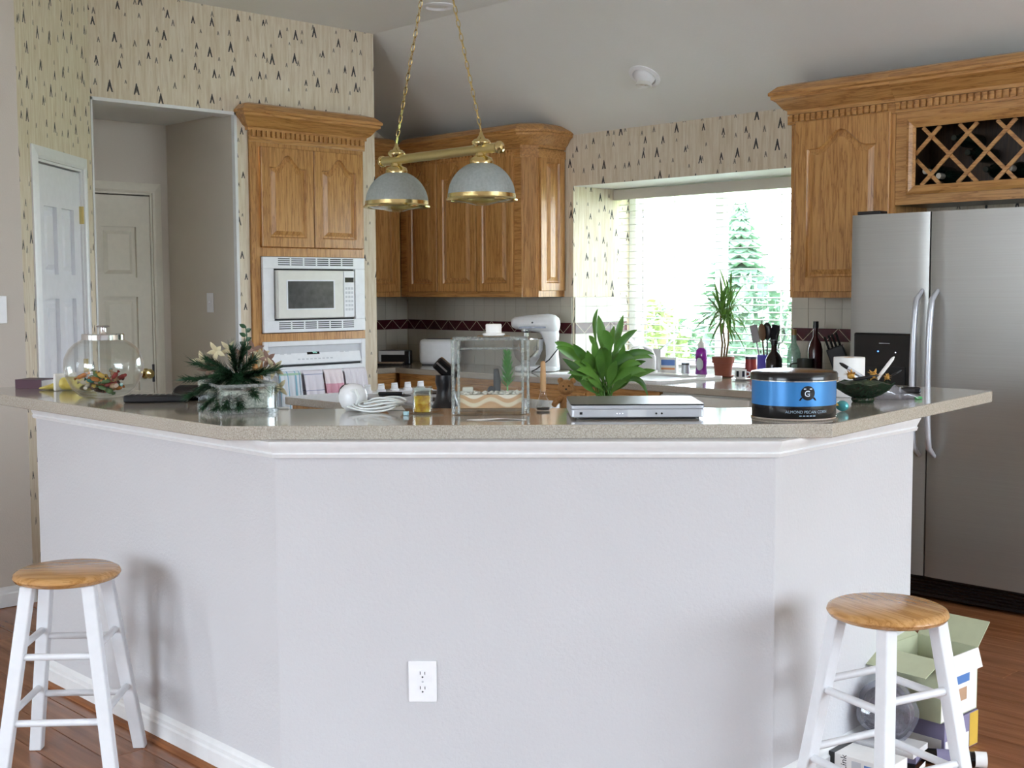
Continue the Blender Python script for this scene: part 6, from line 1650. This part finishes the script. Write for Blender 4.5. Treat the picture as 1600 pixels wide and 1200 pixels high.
# unseen hedge blocks, added to dim the daylight through the right and rear windows
plain('light_block_green', '6F7468', .9, var=.2, scale=4)
for nm, bxs in (('light_block_right', (10.5, 11.3, -16, 16, -.3, 1.6)), ('light_block_behind', (-16, 9.3, -12.5, -11.7, -.3, 1.2))):
    struct(B().box(*bxs).build(nm, 'light_block_green'), 'unseen grey-green hedge block added to dim the window light')
def conifer(x, y_, z0, h, r, label):
    t = thing('conifer_tree', label, 'tree', (x, y_, z0)); rnd = random.Random(int(abs(x * 10)))
    B().tube([(x, y_, z0), (x, y_, z0 + h * .95)], [.12, .02], 8).build('trunk', 'bark', t)
    b = B(); L_ = 26
    for i in range(L_):
        u = i / L_; zz_ = z0 + h * (.06 + .92 * u); rr = r * (1 - u) ** .9 + .06; nb = 16
        for k_ in range(nb):
            a = 2 * PI * (k_ + rnd.random() * .8) / nb; q = rr * rnd.uniform(.75, 1.1); wd = rr * .24 + .04
            tip = Vector((x + q * math.cos(a), y_ + q * math.sin(a), zz_ - .10 * rr - rnd.uniform(0, .1)))
            c_ = Vector((x, y_, zz_ + .12)); s_ = Vector((-math.sin(a), math.cos(a), 0)) * wd; m_ = c_.lerp(tip, .55)
            b.add([tuple(c_), tuple(m_ + s_), tuple(tip), tuple(m_ - s_), tuple(m_ + Vector((0, 0, -.12)))], [(0, 1, 2, 3), (0, 4, 1), (1, 4, 2), (2, 4, 3), (3, 4, 0)])
    o = b.build('foliage', 'outdoor_conifer', t, fix=False)
conifer(-12.2, 17.0, -1.2, 4.25, 1.5, 'tall pale green conifer outside the kitchen window')
conifer(-13.0, 24.0, -1.2, 3.9, 1.7, 'far conifer behind the shrubs right of the tall conifer')
def shrub(x, y_, z0, r, h, label, mat='outdoor_shrub'):
    t = thing('garden_shrub', label, 'shrub', (x, y_, z0), group='garden shrubs outside the window'); rnd = random.Random(int(abs(x * 100)))
    b = B()
    for i in range(900):
        a = rnd.uniform(0, 2 * PI); v = rnd.random(); el = math.asin(2 * v - 1); q = rnd.uniform(.8, 1.05)
        c_ = Vector((x + r * q * math.cos(a) * math.cos(el), y_ + r * q * math.sin(a) * math.cos(el), z0 + h * .5 + h * .5 * q * math.sin(el)))
        d = Vector((rnd.gauss(0, 1), rnd.gauss(0, 1), rnd.gauss(0, 1))).normalized(); s_ = d.cross(Vector((.3, .5, .8))).normalized(); L_ = rnd.uniform(.08, .15)
        b.add([tuple(c_ - d * L_), tuple(c_ + s_ * L_ * .45), tuple(c_ + d * L_), tuple(c_ - s_ * L_ * .45)], [(0, 1, 2, 3)])
    b.build('leaves', mat, t, fix=False)
    B().tube([(x, y_, z0), (x, y_, z0 + h * .6)], [.05, .02], 6).build('stem', 'bark', t)
for i, (x, y_, r, h, lab, mt) in enumerate(((-11.5, 12.2, .52, 2.6, 'bushy yellow-green shrub at the left of the window view', 'outdoor_shrub'), (-10.1, 12.2, .55, 2.5, 'round shrub in the middle of the window view', 'outdoor_shrub'), (-8.7, 12.2, .55, 2.6, 'green shrub below the tall conifer', 'outdoor_conifer'), (-7.3, 12.0, .55, 2.8, 'dense green shrub at the right of the window view', 'outdoor_conifer'), (-11.6, 14.2, .7, 2.3, 'low shrub behind the yellow-green one outside the window', 'outdoor_conifer'), (-9.9, 14.2, .7, 2.75, 'green shrub filling the gap below the conifer', 'outdoor_conifer'), (-8.2, 14.2, .7, 2.8, 'green shrub behind the rightmost ones outside the window', 'outdoor_conifer'))):
    shrub(x, y_, -1.2, r, h, lab, mt)
plain('house_wall', 'DCDCD8', .8); plain('house_roof', 'A9B4BE', .8)
nh = thing('neighbour_house', 'pale house with grey roof far beyond the garden', 'house', (-36, 42, -1.2))
B().box(-39.5, -33.5, 42, 48, -1.2, 1.9).build('walls', 'house_wall', nh)
B().add([(-40, 41.5, 1.9), (-33, 41.5, 1.9), (-33, 48.5, 1.9), (-40, 48.5, 1.9), (-40, 45, 3.6), (-33, 45, 3.6)], [(0, 1, 5, 4), (2, 3, 4, 5), (0, 4, 3), (1, 2, 5), (3, 2, 1, 0)]).build('roof', 'house_roof', nh)
for x_ in (-38.6, -36.9, -35.2): B().box(x_, x_ + .9, 41.95, 42.0, .2, 1.4).build('window', 'house_roof', nh)
